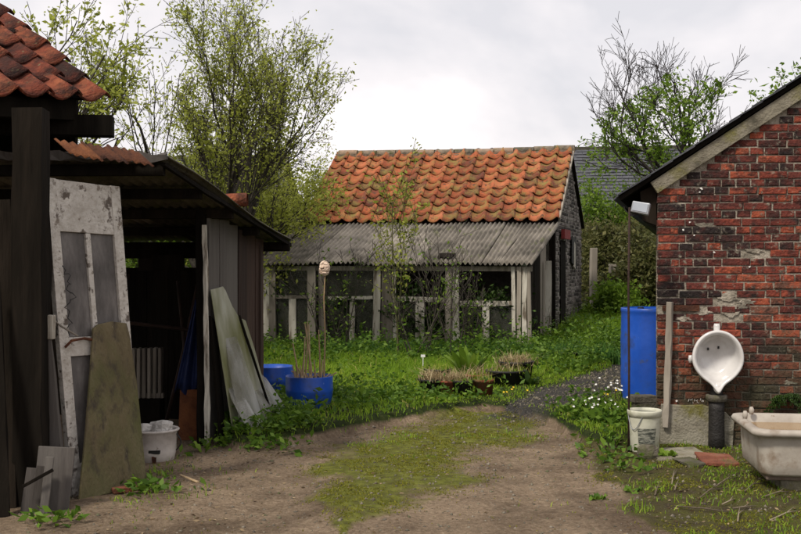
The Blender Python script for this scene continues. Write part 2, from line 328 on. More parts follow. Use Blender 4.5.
def vnoise(x, y, seed=0):
    x = np.asarray(x, float); y = np.asarray(y, float)
    xi = np.floor(x).astype(int); yi = np.floor(y).astype(int); xf = x-xi; yf = y-yi
    def h(a, b): q = np.sin(a*127.1+b*311.7+seed*74.7)*43758.5453; return q-np.floor(q)
    u = xf*xf*(3-2*xf); v = yf*yf*(3-2*yf)
    return (h(xi, yi)*(1-u)+h(xi+1, yi)*u)*(1-v)+(h(xi, yi+1)*(1-u)+h(xi+1, yi+1)*u)*v
def fbm(x, y, s=0, o=4):
    t = 0; a = .5
    for i in range(o): t = t+a*vnoise(x*2**i, y*2**i, s+i); a *= .5
    return t/.94

# ---------------------------------------------------------------- ground
EX = np.array([-9, -1.66, -1.5, -1.2, -.8, -.35, .36, .8, 1.05, 1.3, 1.4, 1.55, 1.75, 2.0, 9])
EY = np.array([30, 30, 8.3, 7.85, 8.35, 9.0, 9.6, 10.1, 9.9, 9.35, 8.3, 7.75, 7.85, 8.8, 8.8])
PX = np.array([.98, 1.18, 1.5, 2.0, 2.55, 3.4]); PY = np.array([9.2, 9.55, 10.1, 11.1, 12.4, 14.0])
def path_dist(x, y):
    d = np.full(np.shape(x), 9.0)
    for i in range(len(PX)-1):
        ax, ay, bx, by = PX[i], PY[i], PX[i+1], PY[i+1]
        t = np.clip(((x-ax)*(bx-ax)+(y-ay)*(by-ay))/((bx-ax)**2+(by-ay)**2), 0, 1)
        d = np.minimum(d, np.hypot(x-ax-t*(bx-ax), y-ay-t*(by-ay)))
    return d
def masks(x, y):
    x = np.asarray(x, float); y = np.asarray(y, float)
    j = (fbm(x*2.2, y*2.2, 3)-.5)
    ed = np.minimum(np.interp(x, EX, EY), 10.2)
    garden = sstep(-.08, .08, y-ed+j*.45)
    # yard right of this line is mossy ground beside the brick building
    rx = np.interp(y, [4, 5.4, 7.1, 7.7, 8.8, 9.4], [1.15, 1.22, 1.36, 1.4, 1.42, 1.25])
    right = sstep(-.1, .25, x-rx+j*.5)*(y < 12)
    path = (1-sstep(.3, .46, path_dist(x, y)+j*.25))*(.35+.65*sstep(9.0, 10.0, y))
    cx = np.interp(y, [5.6, 6.2, 7.2, 8.3, 9.3], [-.3, -.15, .0, .32, .75]); hw = np.interp(y, [5.4, 6.0, 7.2, 8.5, 9.3], [.0, .26, .52, .7, .5])
    moss = (1-sstep(.35, 1.5, np.abs(x-cx)/np.maximum(hw, .02)+j*1.6))*(y > 5.2)*(y < 9.8)
    return garden, right, path, moss
def gz(x, y):
    x = np.asarray(x, float); y = np.asarray(y, float)
    g, r, p, m = masks(x, y)
    z = g*(.095+.12*sstep(15.5, 18.5, y))
    z = z+.015*m+r*.02-.02*p*g
    z = z+(fbm(x*1.3, y*1.3, 9)-.5)*.04*(1-.3*g)+(fbm(x*7, y*7, 5, 3)-.5)*.028
    rut = np.exp(-((x-np.interp(y, [5, 9], [.75, 1.0]))/.16)**2)+np.exp(-((x-np.interp(y, [5, 9], [-.85, -.35]))/.18)**2)
    z = z-.018*rut*(1-g)*(y < 9.5)
    return np.where(np.abs(x)+np.abs(y) > 60, .2, z)
def axis(lo, hi, st, far):
    a = list(np.arange(lo, hi+1e-6, st)); d = st; q = hi
    while q < far: d *= 1.35; q += d; a.append(q)
    d = st; q = lo
    while q > -far: d *= 1.35; q -= d; a.insert(0, q)
    return np.array(a)
gx = axis(-3.2, 4.6, .035, 700); gy = axis(4.6, 16.5, .04, 700)
GX, GY = np.meshgrid(gx, gy); GZ = gz(GX, GY)
nx, ny = len(gx), len(gy)
idx = np.arange(nx*ny).reshape(ny, nx)
fc = np.stack([idx[:-1, :-1], idx[:-1, 1:], idx[1:, 1:], idx[1:, :-1]], -1).reshape(-1, 4)
mg = bpy.data.materials.new('ground'); mg.use_nodes = True
t = mg.node_tree; n = t.nodes; l = t.links; b = n['Principled BSDF']; b.inputs['Roughness'].default_value = .95; b.inputs['Specular IOR Level'].default_value = .15
geo = n.new('ShaderNodeNewGeometry')
def gn(sc, det=8, ro=.6):
    q = n.new('ShaderNodeTexNoise'); q.inputs['Scale'].default_value = sc; q.inputs['Detail'].default_value = det; q.inputs['Roughness'].default_value = ro; l.new(geo.outputs['Position'], q.inputs['Vector']); return q.outputs[0]
def ramp(src, cs):
    q = n.new('ShaderNodeValToRGB'); els = q.color_ramp.elements
    for i, (p, c) in enumerate(cs):
        z = els[0] if i == 0 else (els[-1] if i == len(cs)-1 else els.new(p)); z.position = p; z.color = (*c, 1)
    l.new(src, q.inputs[0]); return q.outputs[0]
def mixc(f, a, c):
    q = n.new('ShaderNodeMix'); q.data_type = 'RGBA'; l.new(f, q.inputs[0]); l.new(a, q.inputs[6]); l.new(c, q.inputs[7]); return q.outputs[2]
def gattr(nm, sc, amt=.5, lo=.35, hi=.65):
    q = n.new('ShaderNodeAttribute'); q.attribute_name = nm
    a = n.new('ShaderNodeMath'); a.operation = 'MULTIPLY_ADD'; l.new(gn(sc), a.inputs[0]); a.inputs[1].default_value = amt
    o = n.new('ShaderNodeMath'); o.operation = 'SUBTRACT'; o.inputs[1].default_value = amt/2; l.new(q.outputs['Fac'], a.inputs[2]); l.new(a.outputs[0], o.inputs[0])
    r = n.new('ShaderNodeMapRange'); r.inputs[1].default_value = lo; r.inputs[2].default_value = hi; l.new(o.outputs[0], r.inputs[0]); return r.outputs[0]
dirt = ramp(gn(2.6, 10, .68), [(.28, (.11, .078, .052)), (.45, (.2, .145, .098)), (.6, (.28, .21, .143)), (.75, (.34, .26, .18))])
speck = ramp(gn(38, 6, .75), [(.32, (.075, .054, .037)), (.44, (.19, .14, .095)), (.55, (.29, .218, .152)), (.68, (.47, .38, .28))])
hf = n.new('ShaderNodeValue'); hf.outputs[0].default_value = .6
dirt = mixc(hf.outputs[0], dirt, speck)
damp = ramp(gn(1.3, 6, .6), [(.36, (.55, .52, .5)), (.48, (.95, .94, .92)), (.6, (1.25, 1.24, 1.22))])
mu = n.new('ShaderNodeMix'); mu.data_type = 'RGBA'; mu.blend_type = 'MULTIPLY'; mu.inputs[0].default_value = .8; l.new(dirt, mu.inputs[6]); l.new(damp, mu.inputs[7]); dirt = mu.outputs[2]
green = ramp(gn(9), [(.3, (.012, .02, .006)), (.55, (.035, .05, .012)), (.75, (.07, .08, .025))])
mossc = ramp(gn(14), [(.3, (.08, .07, .026)), (.5, (.14, .15, .026)), (.72, (.23, .24, .045))])
grav = ramp(gn(60, 3, .8), [(.3, (.018, .017, .016)), (.5, (.05, .047, .044)), (.72, (.12, .112, .105))])
rightc = ramp(gn(7), [(.32, (.06, .045, .03)), (.48, (.085, .075, .028)), (.6, (.1, .1, .025)), (.75, (.06, .07, .018))])
c = mixc(gattr('moss', 6, 1.3, .3, .85), dirt, mossc)
c = mixc(gattr('right', 6, .7), c, rightc)
c = mixc(gattr('garden', 8, .4), c, green)
c = mixc(gattr('path', 14, 1.1, .3, .8), c, grav)
l.new(c, b.inputs['Base Color'])
bp = n.new('ShaderNodeBump'); bp.inputs['Strength'].default_value = 1.0; bp.inputs['Distance'].default_value = .04
l.new(gn(22, 9, .78), bp.inputs['Height']); l.new(bp.outputs[0], b.inputs['Normal'])
M['ground'] = mg
g = npmesh('ground', np.stack([GX, GY, GZ], -1).reshape(-1, 3), fc, 'ground', smooth=True); g['kind'] = 'structure'; g['label'] = 'brown dirt yard, mossy middle and garden soil with dark gravel path'
mk = masks(GX, GY)
for nm, a in zip(('garden', 'right', 'path', 'moss'), mk):
    q = g.data.attributes.new(nm, 'FLOAT', 'POINT'); q.data.foreach_set('value', a.ravel().astype(np.float32))
def G(x, y): return float(gz(np.array([x]), np.array([y]))[0])

# ---------------------------------------------------------------- bricks
def brick_mesh(name, ln, hh, dp, m, seed):
    """front face towards -y, chamfered and a little crooked, origin at the front centre"""
    rd = random.Random(seed); q = MB(); c_ = .005
    j = lambda a: rd.uniform(-a, a)*1.6
    f = [V(sx*(ln/2-c_)+j(.003), j(.0015), sz*(hh/2-c_)+j(.002)) for sx, sz in ((-1, -1), (1, -1), (1, 1), (-1, 1))]
    g_ = [V(sx*ln/2+j(.002), .006, sz*hh/2+j(.0015)) for sx, sz in ((-1, -1), (1, -1), (1, 1), (-1, 1))]
    k = [p+V(0, dp, 0) for p in g_]
    q.add(f+g_+k, [(0, 1, 2, 3)]+[(i, i+4, (i+1) % 4+4, (i+1) % 4) for i in range(4)]+[(i+4, i+8, (i+1) % 4+8, (i+1) % 4+4) for i in range(4)])
    me = bpy.data.meshes.new(name); me.from_pydata(q.v, [], q.f); me.update(); me.materials.append(M[m]); return me
# ---------------------------------------------------------------- brick outbuilding on the right
TH = R(8); wu = V(math.cos(TH), -math.sin(TH), 0); wn = V(-math.sin(TH), -math.cos(TH), 0)   # along the gable wall, and out of it
C0 = V(1.98, 8.08, 0); sv = V(math.sin(R(15.5)), math.cos(R(15.5)), 0)                         # side wall runs back
GW, EAVE, PITCH = 4.6, 1.98, .662
def wp(t_, z, o=0): return C0+wu*t_+wn*o+V(0, 0, z)
def gtop(t_): return EAVE+PITCH*(t_ if t_ < GW/2 else GW-t_)
bo = thing('brick_outbuilding', wp(GW/2, 0), 'red brick outbuilding with dark slate roof behind the bathtub', 'building')
q = MB(); poly = [wp(0, -.1, -.012), wp(GW, -.1, -.012), wp(GW, gtop(GW), -.012), wp(GW/2, gtop(GW/2), -.012), wp(0, gtop(0), -.012)]
q.prism(poly, sv*.2); wallo = q.build('gable_wall', 'mortar', bo)
q = MB(); q.prism([wp(.01, -.1, -.22), wp(.01, EAVE-.02, -.22), wp(.2, EAVE-.02, -.22), wp(.2, -.1, -.22)], sv*6); q.build('side_wall', 'mortar', bo)
q = MB(); q.prism([wp(GW-.2, -.1, -.22), wp(GW-.2, EAVE-.02, -.22), wp(GW-.01, EAVE-.02, -.22), wp(GW-.01, -.1, -.22)], sv*6); q.build('side_wall', 'mortar', bo)
q = MB(); q.prism([p+sv*6.2 for p in poly], sv*.2); q.build('rear_wall', 'mortar', bo)
SL, HL, CH, BH = .213, .1065, .0602, .0505
stm = [brick_mesh('brick', SL-.011, BH, .05, 'brick', i) for i in range(6)]
hdm = [brick_mesh('brick', HL-.011, BH, .05, 'brick', 20+i) for i in range(6)]
qbm = [brick_mesh('brick', .052, BH, .05, 'brick', 40+i) for i in range(3)]
tqm = [brick_mesh('brick', .15, BH, .05, 'brick', 50+i) for i in range(3)]
brot = math.atan2(wu.y, wu.x)
rest = MB(); rest.r = []; cand = []
rb = random.Random(5)
for ci in range(60):
    z = ci*CH+.03; tt = -.006+rb.uniform(-.004, .004)
    head = ci % 2
    seq = []
    if head: seq = [(HL*.98, hdm), (.056, qbm)] if rb.random() < .5 else [(.161, tqm)]
    while tt < GW:
        if seq: ln, ms = seq.pop(0)
        elif head: ln, ms = (HL, hdm) if rb.random() > .12 else (SL, stm)
        else: ln, ms = (SL, stm) if rb.random() > .1 else (HL, hdm)
        tc_ = tt+ln/2
        if z+.03 < gtop(tc_)-.03 and tc_+ln/2 < GW:
            cand.append((tc_, z+rb.uniform(-.003, .003)+.004*math.sin(tc_*3+ci*.2), ln, rb.choice(ms)))
        tt += ln*rb.uniform(.97, 1.03)
cnt = 0
PATCH = [(.19, .98), (.33, 1.03), (.52, 1.14), (.6, 1.08), (.66, 1.11), (.55, 1.02), (.36, 1.7), (.95, .5), (.72, 1.5)]
for tc_, z, ln, me in sorted(cand, key=lambda k: k[0]):
    near = min(math.hypot((tc_-a)*.7, z-b_) for a, b_ in PATCH)
    dep = rb.uniform(-.004, .004)
    if near < .035 and rb.random() < .8: dep = -.0135       # smeared over with mortar
    if .03 < tc_ < .32 and 1.035 < z < 1.085: continue        # lintel pocket
    p = wp(tc_, z, dep)
    if tc_ < 1.16 and z > .1 and cnt < 298 and not (z < .3 and tc_ < .5):
        o = link('brick', me, wallo, p, (rb.uniform(-.02, .02), rb.uniform(-.012, .012), brot+rb.uniform(-.02, .02))); cnt += 1
    else:
        rm = Matrix.Rotation(brot, 3, 'Z'); b0 = len(rest.v)
        rest.add([rm @ v_.co+p for v_ in me.vertices], [tuple(f_.vertices) for f_ in me.polygons]); rest.r += [rb.random()]*(len(rest.v)-b0)
rest.build('bricks', 'brick', wallo, kind='stuff')
for (a, b_) in PATCH:
    q = MB(); pts = []
    for k in range(17):
        an = 2*math.pi*k/17; rr = random.uniform(.45, 1.15); pts.append(wp(a+.08*rr*math.cos(an), b_+.026*rr*math.sin(an), -.007))
    q.prism(pts, wn*.006); q.build('mortar_smear', 'mortar', wallo)
q = MB(); q.bar(wp(.035, 1.06, -.002), wp(.31, 1.062, -.002), .045, .03, side=(0, 0, 1), jit=.003, n=4); q.build('lintel', 'rust', bo, label='dark rusty iron lintel in the wall')
q = MB()   # rendered plinth left of the pipe and right of it
pl = [(0.02, -.05), (.55, -.05), (.56, .2), (.5, .27), (.42, .3), (.33, .325), (.2, .318), (.03, .325)]
q.prism([wp(a+random.uniform(-.008, .008), b_, -.005) for a, b_ in pl], wn*.028); q.build('plinth', 'concrete', bo, bevel=.006)
q = MB(); q.prism([wp(a, b_, -.005) for a, b_ in [(.56, -.05), (1.9, -.05), (1.9, .14), (1.3, .12), (.9, .16), (.7, .12)]], wn*.03); q.build('plinth', 'concretedark', bo, bevel=.006)
# roof: boards along the gable, slates above
def rp_(t_, up, o, side=1):   # point on the roof line
    nrm = V(0, 0, 1)-wu*PITCH*side; nrm.normalize()
    return C0+wu*t_+V(0, 0, gtop(t_) if 0 <= t_ <= GW else EAVE+PITCH*min(t_, GW-t_))+nrm*up+wn*o
for sd, (ta, tb) in ((1, (-.02, GW/2)), (-1, (GW+.02, GW/2))):
    q = MB(); nrm = (V(0, 0, 1)-wu*PITCH*sd).normalized()
    pts = [rp_(ta, -.03, .035, sd), rp_(tb, -.03, .035, sd), rp_(tb, .075, .035, sd), rp_(ta, .07, .035, sd)]
    q.prism(pts, -wn*.05); q.build('barge_board', 'concrete', bo, bevel=.004)
    q = MB(); a = rp_(ta-.22*sd, .082, .05, sd); b_ = rp_(tb, .082, .05, sd)
    q.prism([a, b_, b_+nrm*.03, a+nrm*.03], sv*6.6); q.build('roof_boarding', 'darkwood', bo)
for k in range(16):      # slates stepping up the visible edge; the rest of each slope is one sheet per side behind them
    for col in range(2):
        s0 = -.24+k*.165
        a = rp_(s0, .122, .075-.26*col-(.13 if k % 2 and col else 0), 1); b_ = rp_(s0+.24, .112, .075-.26*col-(.13 if k % 2 and col else 0), 1)
        q = MB(); q.prism([a, b_, b_+V(0, 0, .012), a+V(0, 0, .012)], sv*(.39 if k % 2 and col == 0 else .255)); q.build('slate', 'slate', bo)
q = MB(); a = rp_(-.24, .12, -.45, 1); b_ = rp_(GW/2, .12, -.45, 1); q.prism([a, b_, b_+V(0, 0, .015), a+V(0, 0, .015)], sv*6.1)
a = rp_(GW+.24, .12, .07, -1); b_ = rp_(GW/2, .12, .07, -1); q.prism([a, b_, b_+V(0, 0, .015), a+V(0, 0, .015)], sv*6.6); q.build('roof_slates', 'slate', bo, kind='stuff')
q = MB()   # dark gutter under the eave, seen end on
gp = rp_(-.2, -.005, .03, 1); pr = [V(.06*math.cos(a), 0, .055*math.sin(a)) for a in np.linspace(math.pi, 2*math.pi, 9)]
for k in range(8):
    p0, p1 = pr[k], pr[k+1]; q.add([gp+wu*p0.x+V(0, 0, p0.z), gp+wu*p1.x+V(0, 0, p1.z), gp+wu*p1.x+V(0, 0, p1.z)+sv*6.3, gp+wu*p0.x+V(0, 0, p0.z)+sv*6.3], [(0, 1, 2, 3)])
q.build('gutter', 'iron', bo, solid=.006)
q = MB(); q.prism([wp(-.11, EAVE-.24, -.05), wp(-.005, EAVE-.28, -.05), wp(-.005, EAVE+.04, -.05), wp(-.13, EAVE-.02, -.05)], sv*.5); q.build('eave_shade_block', 'darkwood', bo)  # dark solid standing in for the shaded void under the eave

# ---------------------------------------------------------------- urinal and its pipe
uc = wp(.425, .695, .0); ur = thing('urinal', uc-V(0, 0, .27), 'white porcelain wall urinal hanging on the red brick wall', 'urinal')
def uring(sx, sz, zoff, o, n=40, spout=0):
    pts = []
    for k in range(n):
        a = 2*math.pi*k/n-math.pi/2
        x_, z_ = math.cos(a), math.sin(a)
        wid = sx*(1-.10*max(0, -z_)**2); zz = sz*z_
        low = math.exp(-((a+math.pi/2+math.pi) % (2*math.pi)-math.pi)**2/.045) if spout else 0
        tp = 1-.16*max(0, -z_)**3
        pts.append(uc+wu*(wid*x_*tp)+V(0, 0, zz+zoff-spout*low)+wn*(o+spout*.55*low))
    return pts
rings = [uring(.125, .15, .02, .0), uring(.165, .185, .01, .06), uring(.185, .205, .0, .13, spout=.03), uring(.192, .212, 0, .155, spout=.06), uring(.186, .207, .0, .176, spout=.062), uring(.172, .192, .0, .178, spout=.05),
         uring(.158, .176, 0, .165, spout=.03), uring(.148, .162, .0, .12, spout=.01), uring(.135, .15, .01, .045), uring(.08, .09, .01, .03), uring(.01, .01, .01, .026)]
q = MB()
for i, r_ in enumerate(rings): q.v += [tuple(p) for p in r_]
n_ = 40
q.f = [(i*n_+j, i*n_+(j+1) % n_, (i+1)*n_+(j+1) % n_, (i+1)*n_+j) for i in range(len(rings)-1) for j in range(n_)]
q.f.append(tuple((len(rings)-1)*n_+j for j in range(n_)))
o = q.build('bowl', 'porcelain', ur, smooth=True); o.modifiers.new('sub', 'SUBSURF').render_levels = 2
q = MB(); lip = [(-.05, -.165, .176), (.05, -.165, .176), (.03, -.23, .2), (.0, -.262, .21), (-.03, -.23, .2)]
q.add([uc+wu*a+V(0, 0, b_)+wn*c_ for a, b_, c_ in lip]+[uc+wu*a*1.1+V(0, 0, b_-.035)+wn*(c_-.06) for a, b_, c_ in lip], [(0, 1, 2, 3, 4)[::-1], (5, 6, 7, 8, 9)]+[(i, (i+1) % 5, (i+1) % 5+5, i+5) for i in range(5)])
o = q.build('lip', 'porcelain', ur, smooth=True); m_ = o.modifiers.new('sub', 'SUBSURF'); m_.levels = m_.render_levels = 3
q = MB(); q.lathe([(.0, .02), (.02, .02), (.026, .0), (.022, -.05), (.03, -.06)], uc+V(0, 0, .235)+wn*.1, 14); q.build('inlet_spigot', 'porcelain', ur, smooth=True)
for sx in (-1, 1):
    q = MB(); q.lathe([(0, .03), (.014, .028), (.018, 0), (.014, -.028), (0, -.03)], uc+wu*(sx*.185)+V(0, 0, .0+.02*sx)+wn*.04, 10); q.build('fixing_lug', 'porcelain', ur, smooth=True)
    q = MB(); q.box(uc+wu*(sx*.038-.018)+V(0, 0, .065+.006*sx)+wn*.048, (.009, .02, .02)); q.build('wash_hole', 'black', ur)
dp = thing('drain_pipe', wp(.425, 0, .09), 'dark cast iron drain pipe below the urinal', 'pipe')
pc = wp(.425, 0, .085); q = MB(); q.tube([pc+V(0, 0, z) for z in (-.05, .1, .2, .3, .37)], [.062, .06, .058, .058, .06], 16); q.build('pipe', 'iron', dp, smooth=True)
q = MB(); q.lathe([(.058, .36), (.075, .365), (.08, .39), (.078, .41), (.062, .415), (.055, .41), (.05, .3)], pc, 20); q.build('collar', 'concretedark', dp, smooth=True)
q = MB(); q.tube([pc+V(0, 0, .38), pc+V(0, 0, .44), uc+V(0, 0, -.17)+wn*.06], [.05, .045, .035], 14); q.build('outlet_bend', 'iron', dp, smooth=True)
# chalk marks
q = MB()
for k in range(14):
    a = wp(.225+k*.009+random.uniform(-.004, .004), .345+random.uniform(-.014, .014), .008); q.bar(a, a+wu*random.uniform(-.008, .01)+V(0, 0, random.uniform(.006, .02)), .004, .002, side=wn)
a = wp(.135, .345, .008); q.bar(a, a+wu*.012+V(0, 0, .008), .012, .002, side=(0, 0, 1)); q.build('paint_marks', 'paint', wallo)
q = MB()
for (a, b_) in [(.33, 1.97), (.24, 1.72), (.42, 1.49), (.27, 1.62), (.32, 1.98), (.19, 1.66), (.68, 1.38), (.31, 1.95)]:
    p = wp(a, b_, .008); q.box(p, (.012, .004, .01), jit=.003)
q.build('lime_fleck', 'paint', wallo)

# ---------------------------------------------------------------- things along the brick wall
def plankthing(name, a, b_, w_, h_, m, label, cat, side=None, jit=.004, n=6, group=None, bow=0):
    q = MB(); q.bar(a, b_, w_, h_, side, jit, n, bow); o = q.build(name, m, bevel=.003); return tag(o, label, cat, group)
plankthing('wooden_plank', wp(.055, .15, .05), wp(.085, 1.11, .04), .05, .03, 'greywood', 'tall narrow weathered plank upright on the left end of red brick wall', 'plank', side=wu+wn*.5, jit=.005, n=10, bow=.01)
bt = thing('bathtub', V(2.95, 6.72, G(2.9, 6.72)), 'old grey enamel bathtub full of rusty water beside the brick wall', 'bathtub')
bu = V(math.cos(R(7)), -math.sin(R(7)), 0); bv = V(-bu.y, bu.x, 0); bc = V(2.165, 6.66, 0)+bu*.84
def btr(hl, hw, z, rc=.09, n=8):
    pts = []
    for cx_, cy_, a0 in ((hl-rc, hw-rc, 0), (-hl+rc, hw-rc, 90), (-hl+rc, -hw+rc, 180), (hl-rc, -hw+rc, 270)):
        for k in range(n+1):
            a = R(a0+90*k/n); pts.append(bc+bu*(cx_+rc*math.cos(a))+bv*(cy_+rc*math.sin(a))+V(0, 0, z))
    return pts
prof = [(.775, .325, .12), (.786, .336, .135), (.79, .34, .2), (.797, .347, .34), (.8, .35, .362), (.84, .39, .365), (.848, .398, .385), (.838, .388, .404), (.8, .352, .406), (.782, .334, .395), (.765, .317, .33), (.7, .26, .16), (.66, .22, .14)]
q = MB()
for hl, hw, z in prof: q.v += [tuple(p) for p in btr(hl, hw, z)]
n_ = 36; k_ = len(prof); q.f = [(i*n_+j, i*n_+(j+1) % n_, (i+1)*n_+(j+1) % n_, (i+1)*n_+j) for i in range(k_-1) for j in range(n_)]+[tuple(range(n_))[::-1], tuple((k_-1)*n_+j for j in range(n_))]
q.build('tub', 'bath', bt, smooth=True)
q = MB(); q.v = [tuple(p) for p in btr(.772, .324, .352)]; q.f = [tuple(range(36))]; q.build('water', 'water', bt)
for i, (dx, dy) in enumerate(((-.72, .3), (-.8, .1))):
    p = bc+bu*dx+bv*dy+V(0, 0, .405); q = MB(); q.tube([p, p+V(.002, 0, .03), p+V(.0, 0, .05)], [.014, .018, .01], 8); q.build('tap_stub', 'bath', bt, smooth=True)
q = MB(); q.box(bc+V(0, 0, .12)-bv*.0, (1.5, .58, .07), Matrix.Rotation(math.atan2(bu.y, bu.x), 3, 'Z'), .008); q.build('foot_rim', 'bathbase', bt, bevel=.01)
q = MB(); q.box(bc+bu*.05+V(0, 0, .03), (1.42, .52, .13), Matrix.Rotation(math.atan2(bu.y, bu.x), 3, 'Z'), .008)
tag(q.build('concrete_block', 'concrete', bevel=.01), 'low grey concrete block carrying the bathtub', 'block')
# pail, with print and water
pc = V(1.795, 7.72, G(1.8, 7.72)); pa = thing('pail', pc, 'dirty white plastic pail of water in front of the blue barrel', 'pail')
q = MB(); q.lathe([(0, 0), (.1, 0), (.104, .01), (.116, .25), (.117, .262), (.124, .264), (.126, .3), (.123, .308), (.117, .306), (.114, .28), (.1, .02), (0, .02)], pc, 32); q.build('body', 'pail', pa, smooth=True)
q = MB(); q.lathe([(0, .285), (.114, .285)], pc, 32); q.build('water', 'darkwater', pa)
q = MB(); q.grid(lambda u, v_: pc+V((.1045+.0535*(.1+.5*v_-.02)*.97/1.0*.9)*math.cos(R(235+60*u)), (.1045+.0535*(.1+.5*v_-.02)*.9)*math.sin(R(235+60*u)), .07+.115*v_)+V(math.cos(R(235+60*u)), math.sin(R(235+60*u)), 0)*.004, 10, 4)
o = q.build('printed_label', 'print', pa)
q = MB(); q.tube([pc+V(.122*math.cos(a), .122*math.sin(a)-.0, .27-.1*math.sin(math.pi*k/10)) for k, a in enumerate(np.linspace(R(185), R(250), 11))], .003, 6); q.build('handle', 'metal', pa)
def rock(name, c_, sz, m, label, cat='stone', group=None, seed=0, parent=None, flat=1):
    rd = random.Random(seed); q = MB(); n1_, n2_ = 9, 6; vs = []
    rx = [[rd.uniform(.82, 1.12) for _ in range(n1_)] for _ in range(n2_+1)]
    for i in range(n2_+1):
        th = math.pi*i/n2_
        for j in range(n1_):
            ph = 2*math.pi*j/n1_; r_ = rx[i][j] if 0 < i < n2_ else 1
            s_, c2 = math.sin(th)**.7, math.copysign(abs(math.cos(th))**.7, math.cos(th))
            vs.append(V(c_[0]+sz[0]*r_*s_*math.cos(ph), c_[1]+sz[1]*r_*s_*math.sin(ph), c_[2]+sz[2]*(1-c2*r_)))
    q.add(vs, [(i*n1_+j, i*n1_+(j+1) % n1_, (i+1)*n1_+(j+1) % n1_, (i+1)*n1_+j) for i in range(n2_) for j in range(n1_)])
    o = q.build(name, m, parent, smooth=False, bevel=.004)
    return tag(o, label, cat, group) if label else o
rock('stone', V(1.77, 7.5, -.03), (.075, .06, .07), 'stone', 'rough mossy stone lying against the front of white pail', seed=3)
rock('stone', V(1.88, 7.42, -.02), (.08, .05, .03), 'stone', 'flat stone beside the rusty pole foot and paving slab', seed=4)
for k, (dx, z, lab) in enumerate([(0, .0, 'mossy brick at the bottom of the small pile by blue barrel'), (.01, .062, 'mossy brick in the middle of the small pile by blue barrel'), (-.01, .124, 'mossy brick on top of the small pile by blue barrel'), (.0, .186, 'uppermost loose mossy brick below blue barrel')]):
    if k > 2: break
    q = MB(); q.box(V(2.0+dx, 8.62, .14+z+.03), (.2, .1, .058), Matrix.Rotation(R(8*k-6), 3, 'Z'), .004); tag(q.build('loose_brick', 'concretedark', bevel=.006), lab, 'brick', 'bricks piled by the blue barrel')
def slabthing(name, px0, px1, y0, y1, h_, m, label, rotz=0, jit=.012):
    d = 1470/((y0+y1)/2-264); c_ = at((px0+px1)/2, (y0+y1)/2, d); wd = (px1-px0)*d/FPX; dpt = 1470/(y0-264)-1470/(y1-264)
    q = MB(); q.box(V(c_.x, c_.y, G(c_.x, c_.y)+h_/2), (wd, dpt, h_), Matrix.Rotation(R(rotz), 3, 'Z') @ Matrix.Rotation(R(random.uniform(-2, 2)), 3, 'X'), jit)
    return tag(q.build(name, m, bevel=.006), label, 'slab')
slabthing('paving_slab', 667, 702, 452, 461, .03, 'concrete', 'mossy grey stone slab on the ground below the plinth', 4)
slabthing('paving_slab', 699, 735, 459, 469, .035, 'redslab', 'worn red paving slab on the ground left of the bathtub', -5)
slabthing('paving_slab', 680, 700, 463, 470, .02, 'concretedark', 'sunken dark paving slab in front of the red slab', 10)
# pole with lamp
pb = V(1.678, 7.72, G(1.68, 7.72)); po = thing('lamp_pole', pb, 'thin rusty pole with grey lamp box at its top near the eave', 'lamp pole')
q = MB(); q.tube([pb+V(0, 0, -.1), pb+V(.003, 0, .6), pb+V(-.002, 0, 1.2), pb+V(.006, 0, 1.8)], .0085, 8); q.build('pole', 'rustpole', po, smooth=True)
rl = Matrix.Rotation(R(12), 3, 'Y') @ Matrix.Rotation(R(-20), 3, 'Z')
q = MB(); q.box(pb+V(.085, -.01, 1.795), (.13, .07, .085), rl, .004); ho = q.build('lamp_housing', 'metal', po, bevel=.008)
q = MB(); q.box(pb+V(.085, -.01, 1.795)+rl @ V(0, -.038, .003), (.105, .006, .062), rl); q.build('lens', 'lens', ho)
q = MB(); q.bar(pb+V(.0, 0, 1.74), pb+V(.07, 0, 1.76), .02, .006); q.build('bracket', 'iron', po)
# barrel
def barrel(c_, r_, h_, name, label, cat, group=None, open_=False):
    root = thing(name, c_, label, cat, group); q = MB()
    pr = [(0, 0), (r_*.93, 0), (r_*.975, .02*h_/.9)]
    for k in range(1, 12):
        z = h_*k/12; rib = 1.012 if k in (4, 8) else 1; pr += [(r_*(.98+.02*math.sin(math.pi*k/12))*rib, z)]
    pr += [(r_*.985, h_*.955), (r_*1.0, h_*.965), (r_*1.0, h_*.995), (r_*.98, h_)]
    if open_: pr += [(r_*.95, h_*.99), (r_*.93, h_*.1), (0, h_*.1)]
    else: pr += [(r_*.93, h_*.985), (0, h_*.985)]
    q.lathe(pr, c_, 36); q.build('shell', 'blue', root, smooth=True)
    return root
bd = V(2.41, 10.1, .02); br = barrel(bd, .285, .96, 'barrel', 'tall blue plastic barrel behind the corner of the brick wall', 'barrel')
for sx in (-.1, .12):
    q = MB(); q.lathe([(0, .02), (.03, .02), (.032, 0)], bd+V(sx, 0, .945), 12); q.build('bung', 'black', br)

